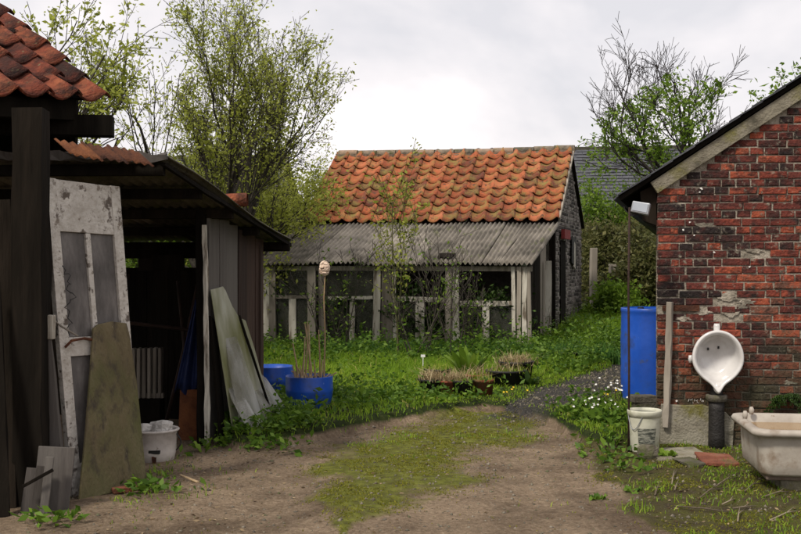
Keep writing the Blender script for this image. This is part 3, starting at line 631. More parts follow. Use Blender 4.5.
# ---------------------------------------------------------------- pantiles
def tile_mesh(name, wd, ln, m, seed, amp=.028):
    """S profile pantile lying in the xy plane: x across, y up the slope from its lower edge, z out"""
    rd = random.Random(seed); q = MB(); nx_ = 8; th = .014
    top = []
    for j, y_ in enumerate((0, ln*.5, ln)):
        for i in range(nx_+1):
            u = (0, .1, .24, .38, .52, .66, .76, .87, 1)[i]; z = (-amp*1.1*math.sin(math.pi*u/.72) if u < .72 else amp*.85*math.sin(math.pi*(u-.72)/.28))+.004*(rd.random()-.5)
            dip = .55*z if j == 0 else 0
            top.append(V((u-.5)*wd*1.06, y_+dip*.6+rd.uniform(-.003, .003)*(j == 0), z+.028*(1-y_/ln)))
    k = nx_+1
    low = [p-V(0, -.004, th) for p in top[:k]]
    vs = top+low; f = [(j*k+i, j*k+i+1, (j+1)*k+i+1, (j+1)*k+i) for j in range(2) for i in range(nx_)]
    f += [(3*k+i, 3*k+i+1, i+1, i) for i in range(nx_)]
    lo2 = [p-V(0, 0, th) for p in top[k:2*k]]; vs += lo2; f += [(4*k+i, 4*k+i+1, 3*k+i+1, 3*k+i) for i in range(nx_)]
    f += [(0, k, 4*k, 3*k), (nx_, 3*k+nx_, 4*k+nx_, k+nx_)]
    q.add(vs, f); me = bpy.data.meshes.new(name); me.from_pydata(q.v, [], q.f); me.update(); me.shade_smooth()
    for p in me.polygons:
        if p.index >= 2*nx_: p.use_smooth = False
    me.materials.append(M[m]); return me
def frame_rot(xa, ya):
    xa = xa.normalized(); za = xa.cross(ya).normalized(); ya = za.cross(xa)
    return Matrix((xa, ya, za)).transposed()

# ---------------------------------------------------------------- garden house with tiled roof and lean-to greenhouse
hu = V(math.cos(R(11)), -math.sin(R(11)), 0); hv = V(math.sin(R(17)), math.cos(R(17)), 0); hn = V(-math.sin(R(11)), -math.cos(R(11)), 0)
HC = V(2.534, 17.0, 0); HL_, HW = 4.2, 3.4; HE, HR = 2.1, 3.42
def hp(a, b_, z): return HC-hu*a+hv*b_+V(0, 0, z)       # a to the left along the ridge, b backwards
gh = thing('garden_house', hp(HL_/2, HW/2, .1), 'small brick garden house with orange pantile roof and lean-to greenhouse', 'building')
q = MB(); gp_ = [hp(.04, .02, -.1), hp(.04, HW-.02, -.1), hp(.04, HW-.02, HE-.02), hp(.04, HW/2, HR-.05), hp(.04, .02, HE-.02)]
M['lime'] = mat('pale lime mortar', [(.17, .155, .135), (.27, .25, .22), (.36, .335, .3)], 8, .95, .5, 60, coord='World', layer=((.06, .055, .045), 4, .6, .1))
q.prism(gp_, -hu*.2); gwall = q.build('gable_wall', 'lime', gh)
q = MB(); q.prism([p-hu*(HL_-.28) for p in gp_], -hu*.2); q.build('gable_wall', 'greybrick', gh)
q = MB(); q.prism([hp(.25, .02, -.1), hp(HL_-.25, .02, -.1), hp(HL_-.25, .02, HE), hp(.25, .02, HE)], hv*.2); q.build('front_wall', 'greybrick', gh)
q = MB(); q.prism([hp(.25, HW-.22, -.1), hp(HL_-.25, HW-.22, -.1), hp(HL_-.25, HW-.22, HE), hp(.25, HW-.22, HE)], hv*.2); q.build('rear_wall', 'greybrick', gh)
# gable bricks: about 4 px high in the photo, joined
q = MB(); q.r = []; gm = brick_mesh('gable_brick', .196, .047, .04, 'greybrick', 1); gr = Matrix((hv, -hu, V(0, 0, 1))).transposed(); rd = random.Random(8)
for ci in range(60):
    z = .03+ci*.062; tt = .02+(.105 if ci % 2 else 0)
    while tt < HW-.15:
        y_ = tt+.105; topz = HE+(HR-HE)*(1-abs(y_-HW/2)/(HW/2))
        inrec = .5 < y_ < 1.15 and z < 1.83
        if z < topz-.09 and not inrec:
            p = hp(.04, y_, z)+hu*(.012+rd.uniform(-.006, .006)); b0 = len(q.v)
            q.add([gr @ v_.co+p for v_ in gm.vertices], [tuple(f_.vertices) for f_ in gm.polygons]); q.r += [rd.random()]*(len(q.v)-b0)
        tt += .213
q.build('gable_bricks', 'greybrick', gwall, kind='stuff')
q = MB(); q.prism([hp(.02, .52, -.1), hp(.02, 1.1, -.1), hp(.02, 1.1, 1.8), hp(.02, .52, 1.8)], hu*.006); q.build('door', 'darkwood', gh)
q = MB(); q.prism([hp(.0, .46, 1.82), hp(.0, 1.15, 1.82), hp(.0, 1.15, 1.98), hp(.0, .46, 1.98)], hu*.06); q.build('door_lintel', 'redpaint', gh)
q = MB(); q.prism([hp(.0, 1.7, 1.42), hp(.0, 2.3, 1.35), hp(.0, 2.25, 1.85), hp(.0, 1.75, 1.9)], hu*.012); q.build('broken_window', 'black', gh)
q = MB(); q.prism([hp(.0, 1.95, 1.35), hp(.0, 2.1, 1.3), hp(.0, 2.12, 1.75), hp(.0, 1.98, 1.8)], hu*.02); q.build('torn_board', 'whitewood', gh)
slope = V(0, 0, HR-HE)+hv*(HW/2); sl_ = slope.length; sn = slope.normalized()
fr_ = frame_rot(hu, sn)
tm = [tile_mesh('roof_tile', .235, .31, 'tile', i, .032) for i in range(5)]
NC, NR = 18, 9; tw = (HL_+.08)/NC; ex = sl_/NR
roofo = None
q = MB(); a0, a1 = hp(-.02, -.02, HE-.035), hp(HL_+.02, -.02, HE-.035)
q.prism([a0, a1, a1+slope, a0+slope], fr_ @ V(0, 0, .02)); q.prism([hp(-.02, HW+.02, HE-.02), hp(HL_+.02, HW+.02, HE-.02), hp(HL_+.02, HW/2, HR-.02), hp(-.02, HW/2, HR-.02)], V(0, 0, .03)); roofo = q.build('roof', 'darkwood', gh)
for r_ in range(NR):
    for c_ in range(NC):
        u = c_/(NC-1)
        sag = -.035*math.sin(math.pi*u)*(.4+.6*r_/NR)+random.uniform(-.006, .006)
        p = hp(HL_+.04-(c_+.5)*tw, -.06, HE)+sn*(r_*ex+random.uniform(-.016, .012)-(.04 if random.random() < .04 else 0))+fr_ @ V(0, 0, .03)+V(0, 0, sag)
        rm = (fr_ @ Matrix.Rotation(random.uniform(-.025, .025), 3, 'Z') @ Matrix.Rotation(random.uniform(-.02, .02), 3, 'X'))
        link('roof_tile', random.choice(tm), roofo, p, rm.to_euler())
q = MB(); slb = V(0, 0, HR-HE)-hv*(HW/2)
q.grid(lambda u, v_: hp(HL_*(1-u), HW+.05, HE+.05)+slb*v_+V(0, 0, .028*math.sin(u*17*2*math.pi)), 136, 2); q.build('rear_tiles', 'tile', roofo, kind='stuff')
for k in range(12):
    a = HL_+.05-k*(HL_+.1)/12; q = MB(); zz = HR+.02-.03*math.sin(math.pi*k/11)+random.uniform(-.008, .008)
    q.lathe([(.062, 0), (.07, .01), (.066, .3), (.062, .37)], hp(a, HW/2, zz-.0), 12, ax=frame_rot(hv, V(0, 0, 1)) @ Matrix.Rotation(0, 3, 'X')); q.build('ridge_tile', 'ridge', roofo, smooth=True)
q = MB(); q.r = None    # mortar bed along ridge and right verge
for k in range(40):
    u = k/39; q.box(hp(HL_*(1-u), HW/2-.07, HR-.03-.035*math.sin(math.pi*u)), (.14, .1, .05), Matrix.Rotation(R(-11), 3, 'Z'), .014)
q.build('ridge_mortar', 'ridge', roofo)
q = MB(); q.bar(hp(-.045, -.05, HE+.02), hp(-.045, HW/2, HR+.02), .03, .07, side=hu, jit=.005, n=8); q.build('verge_board', 'greywood', roofo)
# lean-to
LB = 2.0; LT, LF = 2.075, 1.395
def lp(a, b_, o=0): # b 0 at the house wall, 1 at the front edge
    aa = a+(.12*b_ if a < .5 else .0); return HC-hu*(aa)-hv*(LB*b_)+V(0, 0, LT+(LF-LT)*b_+o)
A0, A1 = .0, HL_+.12; ns = 5; sw = (A1-A0)/ns
for k in range(ns):
    dz = random.uniform(0, .008)+(.012 if k % 2 else 0); db = random.uniform(-.015, .02); tl = random.uniform(-.008, .008)
    q = MB(); nw = 12*6
    q.grid(lambda u, v_: lp(A1-k*sw-(u*1.06)*sw, -.03+v_*(1.03+db), .021*math.sin(u*1.06*12*2*math.pi)+dz+tl*u-.012*math.sin(3*v_)), nw, 5)
    q.build('corrugated_sheet', 'corr', gh, smooth=True, solid=.007)
q = MB(); q.prism([lp(1.25, .83, .03), lp(1.5, .83, .03), lp(1.48, .91, .03), lp(1.27, .93, .03)], V(0, 0, .025)); q.build('roof_patch', 'darkwood', gh)
def fp(a, z, o=0): return HC-hu*(a)-hv*(LB-.14)+hn*o+V(0, 0, z)     # greenhouse front plane
def fa(px):    # distance along the front for a given direction, solved on the plane
    k = (px-400.5)/FPX; b0 = HC-hv*(LB-.14)
    return (b0.x-k*b0.y)/(hu.x-k*hu.y)
def post(px0, px1, m, z1=1.36, o=0, dep=.05, z0=-.05, nm='post'):
    a, b_ = fa(px1), fa(px0); q = MB(); q.bar(fp((a+b_)/2, z0, o), fp((a+b_)/2+random.uniform(-.02, .02), z1, o), abs(b_-a), dep, side=hu, jit=.005, n=6); return q.build(nm, m, gh)
for (p0, p1, m_, o_) in [(262, 269, 'whitewood', 0), (270, 276, 'greywood', .01), (308, 316, 'greywood', 0), (320, 326, 'greywood', .02), (373, 380, 'whitewood', .02), (381, 393, 'greywood', 0), (394, 397, 'whitewood', .02),
                         (445, 452, 'greywood', .015), (453, 460, 'whitewood', 0), (512, 516, 'whitewood', .0), (517, 521, 'greywood', .02), (522, 527, 'whitewood', .01), (528, 532, 'greywood', .0)]:
    post(p0, p1, m_, o=o_)
def rail(px0, px1, z, hgt, m, o=.0):
    q = MB(); q.bar(fp(fa(px0), z, o), fp(fa(px1), z+random.uniform(-.015, .015), o), hgt, .045, side=(0, 0, 1), jit=.004, n=6); q.build('rail', m, gh)
rail(276, 308, .9, .05, 'greywood'); rail(326, 373, .885, .05, 'whitewood'); rail(397, 445, .885, .07, 'whitewood'); rail(460, 512, .82, .075, 'whitewood')
rail(262, 532, 1.34, .07, 'greywood', -.035)
rail(276, 512, .06, .1, 'greywood', -.01)
for p0, p1, zt in [(290, 297, .88), (349, 354, .86), (415, 424, .85), (482, 489, .78)]: post(p0, p1, 'whitewood', zt, 0, .035, nm='mullion')
for p0, p1, z0, z1 in [(276, 308, .1, .86), (276, 308, .93, 1.3), (326, 349, .1, .86), (354, 373, .1, .86), (326, 373, .91, 1.3), (397, 415, .1, .85), (460, 482, .1, .78), (489, 512, .1, .78)]:
    q = MB(); q.bar(fp((fa(p0)+fa(p1))/2, z0, -.02), fp((fa(p0)+fa(p1))/2, z1, -.02), abs(fa(p0)-fa(p1)), .004, side=hu); q.build('pane', 'dirtypane', gh)
# ends of the lean-to
for k in range(4):
    b0_ = .1+k*.42; pts = [lp(.14, 1-b0_/LB, -.03), lp(.14, 1-(b0_+.38)/LB, -.03)]
    q = MB(); q.prism([V(pts[0].x, pts[0].y, -.05), V(pts[1].x, pts[1].y, -.05), pts[1], pts[0]], hu*.02); q.build('end_board', ['greenboard', 'darkwood', 'darkwood', 'greywood'][k], gh)
q = MB(); q.bar(hp(.06, -.5, -.05), hp(.06, -.48, 1.45), .09, .07, side=hu, jit=.004, n=5); q.build('corner_post', 'whitewood', gh)
q = MB(); q.bar(hp(.06, -.12, -.05), hp(.06, -.1, 2.0), .1, .08, side=hu, jit=.004, n=5); q.build('corner_post', 'darkwood', gh)
q = MB(); pts = [lp(HL_+.02, .95, -.04), lp(HL_+.02, .0, -.04)]
q.prism([V(pts[0].x, pts[0].y, -.05), V(pts[1].x, pts[1].y, -.05), pts[1], pts[0]], -hu*.02); q.build('end_board', 'greenboard', gh)

# ---------------------------------------------------------------- left: near tiled shed
ns_ = thing('tiled_shed', V(-2.9, 6.4, 0), 'dark open shed with red pantile roof at the left edge of the yard', 'shed')
ea = V(math.cos(R(50)), math.sin(R(50)), .07).normalized(); ub = V(-math.sin(R(50)), math.cos(R(50)), 0); pit = .6
us = (ub+V(0, 0, pit)).normalized(); E0 = V(-1.93, 6.93, 2.475)
fr2 = frame_rot(ea, us); tm2 = [tile_mesh('roof_tile', .225, .34, 'tiledark', 30+i, .03) for i in range(5)]
q = MB(); a, b_ = E0+ea*-.05+us*.1-fr2 @ V(0, 0, .05), E0-ea*3.4+us*.1-fr2 @ V(0, 0, .05); q.prism([a, b_, b_+us*2.6, a+us*2.6], fr2 @ V(0, 0, .02)); nsr = q.build('roof', 'darkwood', ns_)  # boarding runs on unseen past the tiles, added to shade the inside
for r_ in range(6):
    for c_ in range(10 if r_ > 1 else 8):
        p = E0-ea*(.11+c_*.212)+us*(r_*.285-.02+random.uniform(-.02, .012))+fr2 @ V(0, 0, .015+random.uniform(-.004, .008))+ea*random.uniform(-.01, .01)
        rm = fr2 @ Matrix.Rotation(random.uniform(-.07, .07), 3, 'Z') @ Matrix.Rotation(random.uniform(-.04, .04), 3, 'Y'); link('roof_tile', random.choice(tm2), nsr, p, rm.to_euler())
for k in range(4):
    p = E0-ea*(.25+k*.7)-fr2 @ V(0, 0, .1); q = MB(); q.bar(p+us*.06, p+us*2.6, .07, .09, side=ea, jit=.006, n=3); q.build('rafter', 'darkwood', nsr)
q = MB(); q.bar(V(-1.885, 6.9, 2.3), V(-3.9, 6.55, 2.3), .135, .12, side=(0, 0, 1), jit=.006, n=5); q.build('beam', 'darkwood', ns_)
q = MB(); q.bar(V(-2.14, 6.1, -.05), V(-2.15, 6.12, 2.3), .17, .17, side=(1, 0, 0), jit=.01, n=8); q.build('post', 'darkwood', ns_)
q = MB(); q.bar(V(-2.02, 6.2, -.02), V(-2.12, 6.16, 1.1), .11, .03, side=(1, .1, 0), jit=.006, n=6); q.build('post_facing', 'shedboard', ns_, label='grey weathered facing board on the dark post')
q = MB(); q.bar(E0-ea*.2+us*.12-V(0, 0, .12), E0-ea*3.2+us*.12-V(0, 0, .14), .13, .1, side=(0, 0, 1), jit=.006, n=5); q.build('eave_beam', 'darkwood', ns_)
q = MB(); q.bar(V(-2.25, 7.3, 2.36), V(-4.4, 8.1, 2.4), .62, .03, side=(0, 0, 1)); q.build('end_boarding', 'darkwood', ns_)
for k in range(14):     # unseen boarding at far left, added to keep light out of the shed
    q = MB(); q.bar(V(-4.4+.02*(k % 2), 4.2+k*.3, -.05), V(-4.4, 4.2+k*.3, 3.2), .29, .025, side=(0, 1, 0), jit=.004); q.build('unseen_side_board', 'darkwood', ns_)
# cable
cb = MB(); cb.tube([V(-2.42, 6.2, 1.52)+V(.1*k, .01*k, -.17*k+.012*k*k) for k in range(6)], .006, 6); tag(cb.build('cable', 'greywood', smooth=True), 'thin drooping cable across the dark shed post', 'cable')

# ---------------------------------------------------------------- left: second shed with falling roof
sh = thing('lean_to_shed', V(-2.6, 8.4, 0), 'dark lean-to shed with sloping sheet roof left of the blue tubs', 'shed')
P1, P2 = V(-1.53, 8.12, 0), V(-1.27, 9.25, 0); wd_ = (P2-P1).normalized(); wo_ = V(wd_.y, -wd_.x, 0)
# roof plane: Z falls going back
RA, RB_, RC_ = V(-1.5, 6.78, 2.09), V(-.985, 9.65, 1.6), V(-2.1, 6.3, 2.1)
rdn = RB_-RA; rac = V(-1, .05, 0)
for k in range(4):
    st = RA+rac*(k*.85); q = MB(); dzz = .014*(k % 2)
    q.grid(lambda u, v_: st+rac*(u*.9)+rdn*(v_*1.0+.01*math.sin(9*u+k))+V(0, 0, .014*math.sin(u*12*2*math.pi)+dzz+.02*math.sin(v_*7)*(k == 0)*(1-u)), 60, 6); q.build('roof_sheet', 'corr' if k else 'concretedark', sh, smooth=True, solid=.008)
for k in range(5):
    a = RA+rdn*(.03+.23*k)-V(0, 0, .06)+V(-.06, 0, 0); q = MB(); q.bar(a, a+rac*3.2, .07, .06, jit=.004); q.build('purlin', 'darkwood', sh)
q = MB(); q.bar(RA+V(.0, 0, -.005)-rdn*.01, RA+rac*1.2-rdn*.01+V(0, 0, .01), .05, .05, jit=.02, n=14); q.build('edge_batten', 'shedboard', sh)
q = MB(); q.bar(RA+V(-.03, 0, -.045), RB_+V(-.03, 0, -.03), .03, .03, side=(0, 0, 1), jit=.006, n=8); q.build('verge_board', 'darkwood', sh)
q = MB(); q.bar(RB_+V(-.02, -.12, -.05), RB_+V(-.9, -.02, -.06), .06, .06, jit=.01, n=5); q.build('rafter', 'darkwood', sh)
def roofz(y_): return RA.z+(y_-RA.y)/rdn.y*rdn.z
q = MB(); q.bar(P1+V(0, 0, -.05), P1+V(-.02, 0, roofz(8.1)-.08), .07, .07, jit=.008, n=7); q.build('post', 'darkwood', sh)
q = MB(); q.bar(P1+wo_*.05+wd_*-.02+V(0, 0, .0), P1+wo_*.04+wd_*-.05+V(0, 0, 1.7), .03, .03, side=wd_, jit=.006, n=12); q.build('door_jamb', 'whitewood', sh, label='flaking pale door jamb of the dark shed')
bw = [.2, .2, .2, .2, .2, .19]; a = .05
for k, w_ in enumerate(bw):
    c_ = P1+wd_*(a+w_/2)+wo_*(.02+.006*(k % 2)); tz = roofz(c_.y)-.05
    q = MB(); q.bar(c_+V(0, 0, -.03), c_+V(0, 0, tz), w_*.97, .022, side=wd_, jit=.003, n=5); q.build('wall_board', 'shedboard' if k < 3 else 'brownwood', sh); a += w_
q = MB(); q.bar(P2+V(0, 0, -.05), P2+V(0, 0, roofz(9.3)-.06), .09, .09, jit=.004); q.build('corner_post', 'brownwood', sh)
bk = V(-.96, .27, 0)
for k in range(15):     # far wall, open slit under the roof
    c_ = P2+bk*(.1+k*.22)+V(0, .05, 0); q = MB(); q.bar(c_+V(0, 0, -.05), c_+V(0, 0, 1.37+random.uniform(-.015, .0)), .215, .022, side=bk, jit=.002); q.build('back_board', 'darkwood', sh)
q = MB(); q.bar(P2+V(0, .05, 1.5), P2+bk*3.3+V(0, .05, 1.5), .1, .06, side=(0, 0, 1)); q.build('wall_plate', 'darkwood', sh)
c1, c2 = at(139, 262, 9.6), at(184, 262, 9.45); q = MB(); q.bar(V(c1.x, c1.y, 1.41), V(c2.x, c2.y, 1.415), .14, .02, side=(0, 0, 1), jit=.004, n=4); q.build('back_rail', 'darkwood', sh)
# rusty sheet ends at the upper edge
for k in range(3):
    p0 = at(54+26*k, 139+3*k, 6.45+.1*k); q = MB()
    q.grid(lambda u, v_: p0+V(.19*u+.12*v_, .05*u-.06*v_, -.035*u-.1*v_+.008*math.sin(u*4*6.28)), 16, 3); tag(q.build('rusty_sheet', 'rust', smooth=True, solid=.004), ['rusty sheet offcut nearest the post under the tiled eave', 'middle rusty sheet offcut under the tiled eave', 'rusty sheet offcut at the upper edge of the sloping roof'][k], 'metal sheet', 'rusty sheet offcuts')
q = MB(); p0 = at(222, 207, 8.2); p0.z = roofz(8.2)+.055; q.lathe([(.05, 0), (.056, .01), (.052, .2)], V(p0.x+.2, p0.y, p0.z), 10, ax=Matrix.Rotation(R(-92), 3, 'Y') @ Matrix.Rotation(R(90), 3, 'Z')); tag(q.build('loose_ridge_tile', 'tiledark', smooth=True), 'loose red ridge tile lying on the edge of the sloping shed roof', 'tile')

# ---------------------------------------------------------------- things leaning at the left sheds
DA, DB, DT, DU = V(-1.98, 6.3, 0), V(-1.68, 6.76, 0), V(-2.125, 6.25, 1.915), V(-1.815, 6.74, 1.895)
dr = thing('old_door', (DA+DB)/2, 'old white panelled door with peeling paint leaning in the left shed', 'door')
dn = (DB-DA).cross(DT-DA).normalized()
if dn.y > 0: dn = -dn
def dpnt(u, v_, o=0): return DA.lerp(DB, u).lerp(DT.lerp(DU, u), v_)+dn*o
def dbox(u0, u1, v0, v1, o0, o1, nm, m):
    q = MB(); q.prism([dpnt(u0, v0, o0), dpnt(u1, v0, o0), dpnt(u1, v1, o0), dpnt(u0, v1, o0)], dn*(o1-o0)); return q.build(nm, m, dr, bevel=.002)
dbox(0, .13, 0, 1, -.02, .02, 'stile', 'doorwhite'); dbox(.87, 1, 0, 1, -.02, .02, 'stile', 'doorwhite')
dbox(.131, .869, .835, .998, -.019, .018, 'top_rail', 'doorwhite'); dbox(.131, .869, .44, .5, -.019, .018, 'middle_rail', 'doorwhite'); dbox(.131, .869, .0, .1, -.019, .018, 'bottom_rail', 'doorwhite')
dbox(.47, .535, .501, .834, -.017, .017, 'muntin', 'doorwhite')
dbox(.131, .469, .501, .834, -.006, .0, 'panel', 'doorglass'); dbox(.536, .869, .501, .834, -.006, .0, 'panel', 'doorglass')
dbox(.131, .869, .101, .439, -.008, -.002, 'panel', 'doorglass')
q = MB(); q.tube([dpnt(.05, .47, .03), dpnt(.1, .49, .06), dpnt(.28, .495, .05), dpnt(.5, .485, .03)], .009, 6); q.build('bolt', 'rust', dr)
q = MB(); pts = [(-.1, .0, .13), (.88, .0, .12), (.9, .15, .1), (.93, .33, .07), (.93, .5, .035), (.91, .538, .028), (.7, .546, .026), (.5, .537, .026), (.43, .525, .028), (.32, .4, .05), (.12, .2, .09)]
q.prism([dpnt(u, v_, o) for u, v_, o in pts], dn*.018); o = q.build('cement_sheet', 'slab', bevel=.004); tag(o, 'khaki mossy cement sheet leaning on the old white door', 'sheet')
cb = MB(); pp = [dpnt(.1, .72, .03), dpnt(.16, .69, .05), dpnt(.12, .65, .05), dpnt(.2, .63, .05), dpnt(.1, .6, .04), dpnt(.14, .55, .04), dpnt(.06, .5, .04)]
cb.tube([pp[i].lerp(pp[i+1], t_)+V(.012*math.sin(9*(i+t_)), 0, .012*math.cos(7*(i+t_))) for i in range(6) for t_ in (0, .25, .5, .75)], .003, 6); tag(cb.build('cable_tangle', 'black', smooth=True), 'tangled black cable hanging on the left edge of the old door', 'cable')
q = MB(); q.box(V(-2.07, 6.17, .93+.1), (.07, .05, .14), None, .004); tag(q.build('junction_box', 'whitewood', bevel=.006), 'small pale junction box on the post beside old door', 'box')
lean = [(8, 512, 2, 200, 6.0, 'darkwood', .1), (18, 512, 24, 250, 6.15, 'brownwood', .08), (36, 508, 30, 320, 6.25, 'darkwood', .12), (2, 515, -8, 280, 5.8, 'darkwood', .09), (25, 505, 12, 330, 6.05, 'greenboard', .03), (42, 500, 46, 380, 6.3, 'darkwood', .1), (14, 508, 40, 300, 6.3, 'brownwood', .05)]
ll = ['wide dark plank leaning furthest up in the left shed', 'brown plank leaning beside the thick shed post', 'broad dark plank leaning behind the grey boards', 'dark plank cut by the left edge of the photo', 'thin greenish batten leaning at far left', 'short dark plank beside the grey board stack', 'narrow brown batten leaning across the dark planks']
for (x0, y0, x1, y1, d, m_, w_), lab in zip(lean, ll):
    a = at(x0, y0, d); a.z = 0; b_ = at(x1, y1, d+.2); plankthing('leaning_plank', a, b_, w_, .025, m_, lab, 'plank', side=(1, .1, 0), group='planks leaning in the left shed')
for k, (x0, y0, x1, y1, w_, d) in enumerate([(50, 510, 57, 447, .2, 5.95), (26, 515, 33, 468, .07, 5.88), (35, 515, 42, 466, .06, 5.86), (43, 515, 50, 457, .045, 5.84)]):
    a = at(x0, y0, d); a.z = -.01; b_ = at(x1, y1, d+.05)
    plankthing('grey_board', a, b_, w_, .018, 'shedboard', ['square grey panel standing at the foot of the shed post', 'short pale offcut, leftmost of three before the grey panel', 'short pale offcut, middle of three before the grey panel', 'short slanting offcut, rightmost of three before the grey panel'][k], 'board', side=(1, .15, 0), jit=.002, n=2)
plankthing('batten', at(22, 487, 5.8), at(53, 470, 5.83), .018, .012, 'darkwood', 'thin dark batten across the three short offcuts', 'batten', jit=.001, n=2)
# things in the dark shed
ec = V(-1.76, 7.52, G(-1.76, 7.52)-.01); en = thing('enamel_pot', ec, 'chipped grey white enamel pot with crumpled papers in shed doorway', 'pot')
q = MB(); q.lathe([(0, 0), (.12, 0), (.135, .01), (.15, .08), (.156, .215), (.172, .222), (.175, .232), (.168, .238), (.142, .232), (.132, .03), (0, .03)], ec, 32); q.build('body', 'enamel', en, smooth=True)
q = MB(); q.box(ec+V(.03, -.148, .09), (.085, .012, .022), None, .004); q.build('rust_hole', 'black', en); q = MB(); q.box(ec+V(.03, -.148, .03), (.03, .012, .05), None, .006); q.build('rust_hole', 'rust', en)
q = MB(); q.tube([ec+V(.152+.035*math.sin(math.pi*k/8), -.0, .2-.12*k/8) for k in range(9)], .005, 6); q.build('handle', 'iron', en)
for k, (dx, dy, sz) in enumerate([(-.07, -.05, .06), (.06, -.04, .075), (.0, .05, .06)]):
    rock('crumpled_paper', ec+V(dx, dy, .19), (sz*1.1, sz*.9, sz*.75), 'paper', ['flat crumpled paper on the left in the enamel pot', 'big white crumpled paper ball in the enamel pot', 'crumpled paper at the back of the enamel pot'][k], 'paper', 'crumpled papers in the enamel pot', seed=60+k)
ra = thing('ribbed_radiator', V(-2.12, 8.75, 0), 'pale ribbed radiator standing in the dark shed', 'radiator')
for k in range(6):
    q = MB(); q.box(V(-2.22+.042*k, 8.75+.008*k, .49), (.03, .09, .42), None, .003); q.build('column', 'greywood', ra, bevel=.008)
q = MB(); q.box(V(-2.115, 8.78, .3), (.27, .05, .04)); q.build('bottom_bar', 'greywood', ra); 
q = MB(); q.box(V(-2.115, 8.77, .14), (.25, .2, .28), None, .01); tag(q.build('crate', 'darkwood', bevel=.005), 'dark wooden crate under the ribbed radiator', 'crate')
q = MB(); ta, tb_ = V(-1.62, 8.35, 1.1), V(-1.78, 8.25, .42)
q.grid(lambda u, v_: V(-1.62+.02*u-(.17*(1-u))*v_, 8.3+.1*u+.025*math.sin(u*13), 1.12-.74*v_+.03*math.sin(u*9)*v_), 24, 8); tag(q.build('tarpaulin', 'tarp', smooth=True, solid=.005), 'folded dark blue tarpaulin hanging by the shed doorway', 'tarpaulin')
q = MB(); q.prism([V(-1.76, 8.3, -.02), V(-1.58, 8.33, -.02), V(-1.57, 8.36, .4), V(-1.75, 8.33, .4)], V(0, .012, 0)); tag(q.build('metal_sheet', 'rust', bevel=.002), 'rust brown metal sheet standing under the blue tarpaulin', 'metal sheet')
for k, (a, b_) in enumerate([((-2.0, 8.9, 0), (-1.75, 9.15, 1.3)), ((-1.75, 8.75, 0), (-1.95, 9.2, 1.25)), ((-2.3, 8.9, .9), (-1.6, 9.1, .8)), ((-2.45, 8.6, 0), (-2.4, 9.3, 1.3))]):
    q = MB(); q.tube([V(*a), V(*a).lerp(V(*b_), .5)+V(.01, 0, 0), V(*b_)], .016, 7); tag(q.build('tool_handle', 'brownwood', smooth=True), ['wooden tool handle leaning right in the dark shed', 'wooden tool handle leaning left behind the radiator', 'handle lying level across the back of the dark shed', 'upright tool handle left of the ribbed radiator'][k], 'tool', 'tool handles in the dark shed')
# cloudy sheets leaning on the shed wall
def lsheet(poly, base, top, m, label, thick=.005, off=0, gl='sheets leaning on the shed wall'):
    H = max(h for _, h in poly); q = MB()
    q.prism([P1+wd_*a+wo_*(base*(1-h/H)+top+off)+V(0, 0, h+.0) for a, h in poly], wo_*thick)
    return tag(q.build('leaning_sheet', m, bevel=.001), label, 'sheet', gl)
lsheet([(0.03, 0), (.92, 0), (.86, .3), (.74, .7), (.64, .93), (.56, .95), (.5, .97), (.4, 1.06), (.31, 1.19), (.27, 1.22), (.02, 1.2)], .2, .05, 'sheetglass', 'tall green stained clear sheet with stepped top leaning on shed', .006)
lsheet([(.02, 0), (.55, 0), (.5, .3), (.43, .7), (.36, .86), (.27, .92), (.18, .86), (.1, .6)], .24, .09, 'sheetclear', 'round topped cloudy sheet in front of the tall stained sheet')
lsheet([(.5, 0), (1.02, 0), (1.08, .2), (.96, .42), (.8, .52), (.62, .42)], .26, .11, 'sheetclear', 'short broken cloudy sheet at the right foot of leaning sheets')
lsheet([(.0, 0), (.3, 0), (.26, .42), (.12, .5), (.02, .36)], .3, .14, 'sheetclear', 'low broken cloudy sheet at the left foot of leaning sheets')
lsheet([(-.02, 0), (.09, 0), (.1, .95), (.0, 1.0)], .1, .045, 'darkwood', 'dark narrow board behind the cloudy leaning sheets', .02)
plankthing('batten', P1+wd_*.85+wo_*.3, P1+wd_*.5+wo_*.1+V(0, 0, .98), .02, .015, 'darkwood', 'thin dark batten leaning across the cloudy sheets', 'batten', jit=.002)

# ---------------------------------------------------------------- blue tubs
def tubz(c_, r_, h_, label):
    root = thing('planter_tub', c_, label, 'tub', 'blue planter tubs'); q = MB()
    q.lathe([(0, 0), (r_*.74, 0), (r_*.82, .02), (r_*.95, h_*.35), (r_*.985, h_*.55), (r_*1.0, h_*.6), (r_*.985, h_*.64), (r_*.99, h_*.98), (r_*.985, h_), (r_*.95, h_), (r_*.94, h_*.6), (r_*.9, h_*.3), (0, h_*.3)], c_, 36); q.build('shell', 'blue', root, smooth=True)
    q = MB(); q.lathe([(0, h_*.9), (r_*.5, h_*.91), (r_*.945, h_*.86)], c_, 24); q.build('soil', 'soil', root)
    return root
t1 = V(-.83, 9.55, .07); tub1 = tubz(t1, .218, .315, 'blue plastic tub full of dry cut stalks, the nearer one')
t2 = V(-1.27, 10.4, .06); tub2 = tubz(t2, .21, .33, 'empty looking blue tub half hidden behind the leaning sheets')
dy = thing('dry_plant', t1+V(0, 0, .28), 'bundle of pale dry plant stalks standing in the blue tub', 'dried plant')
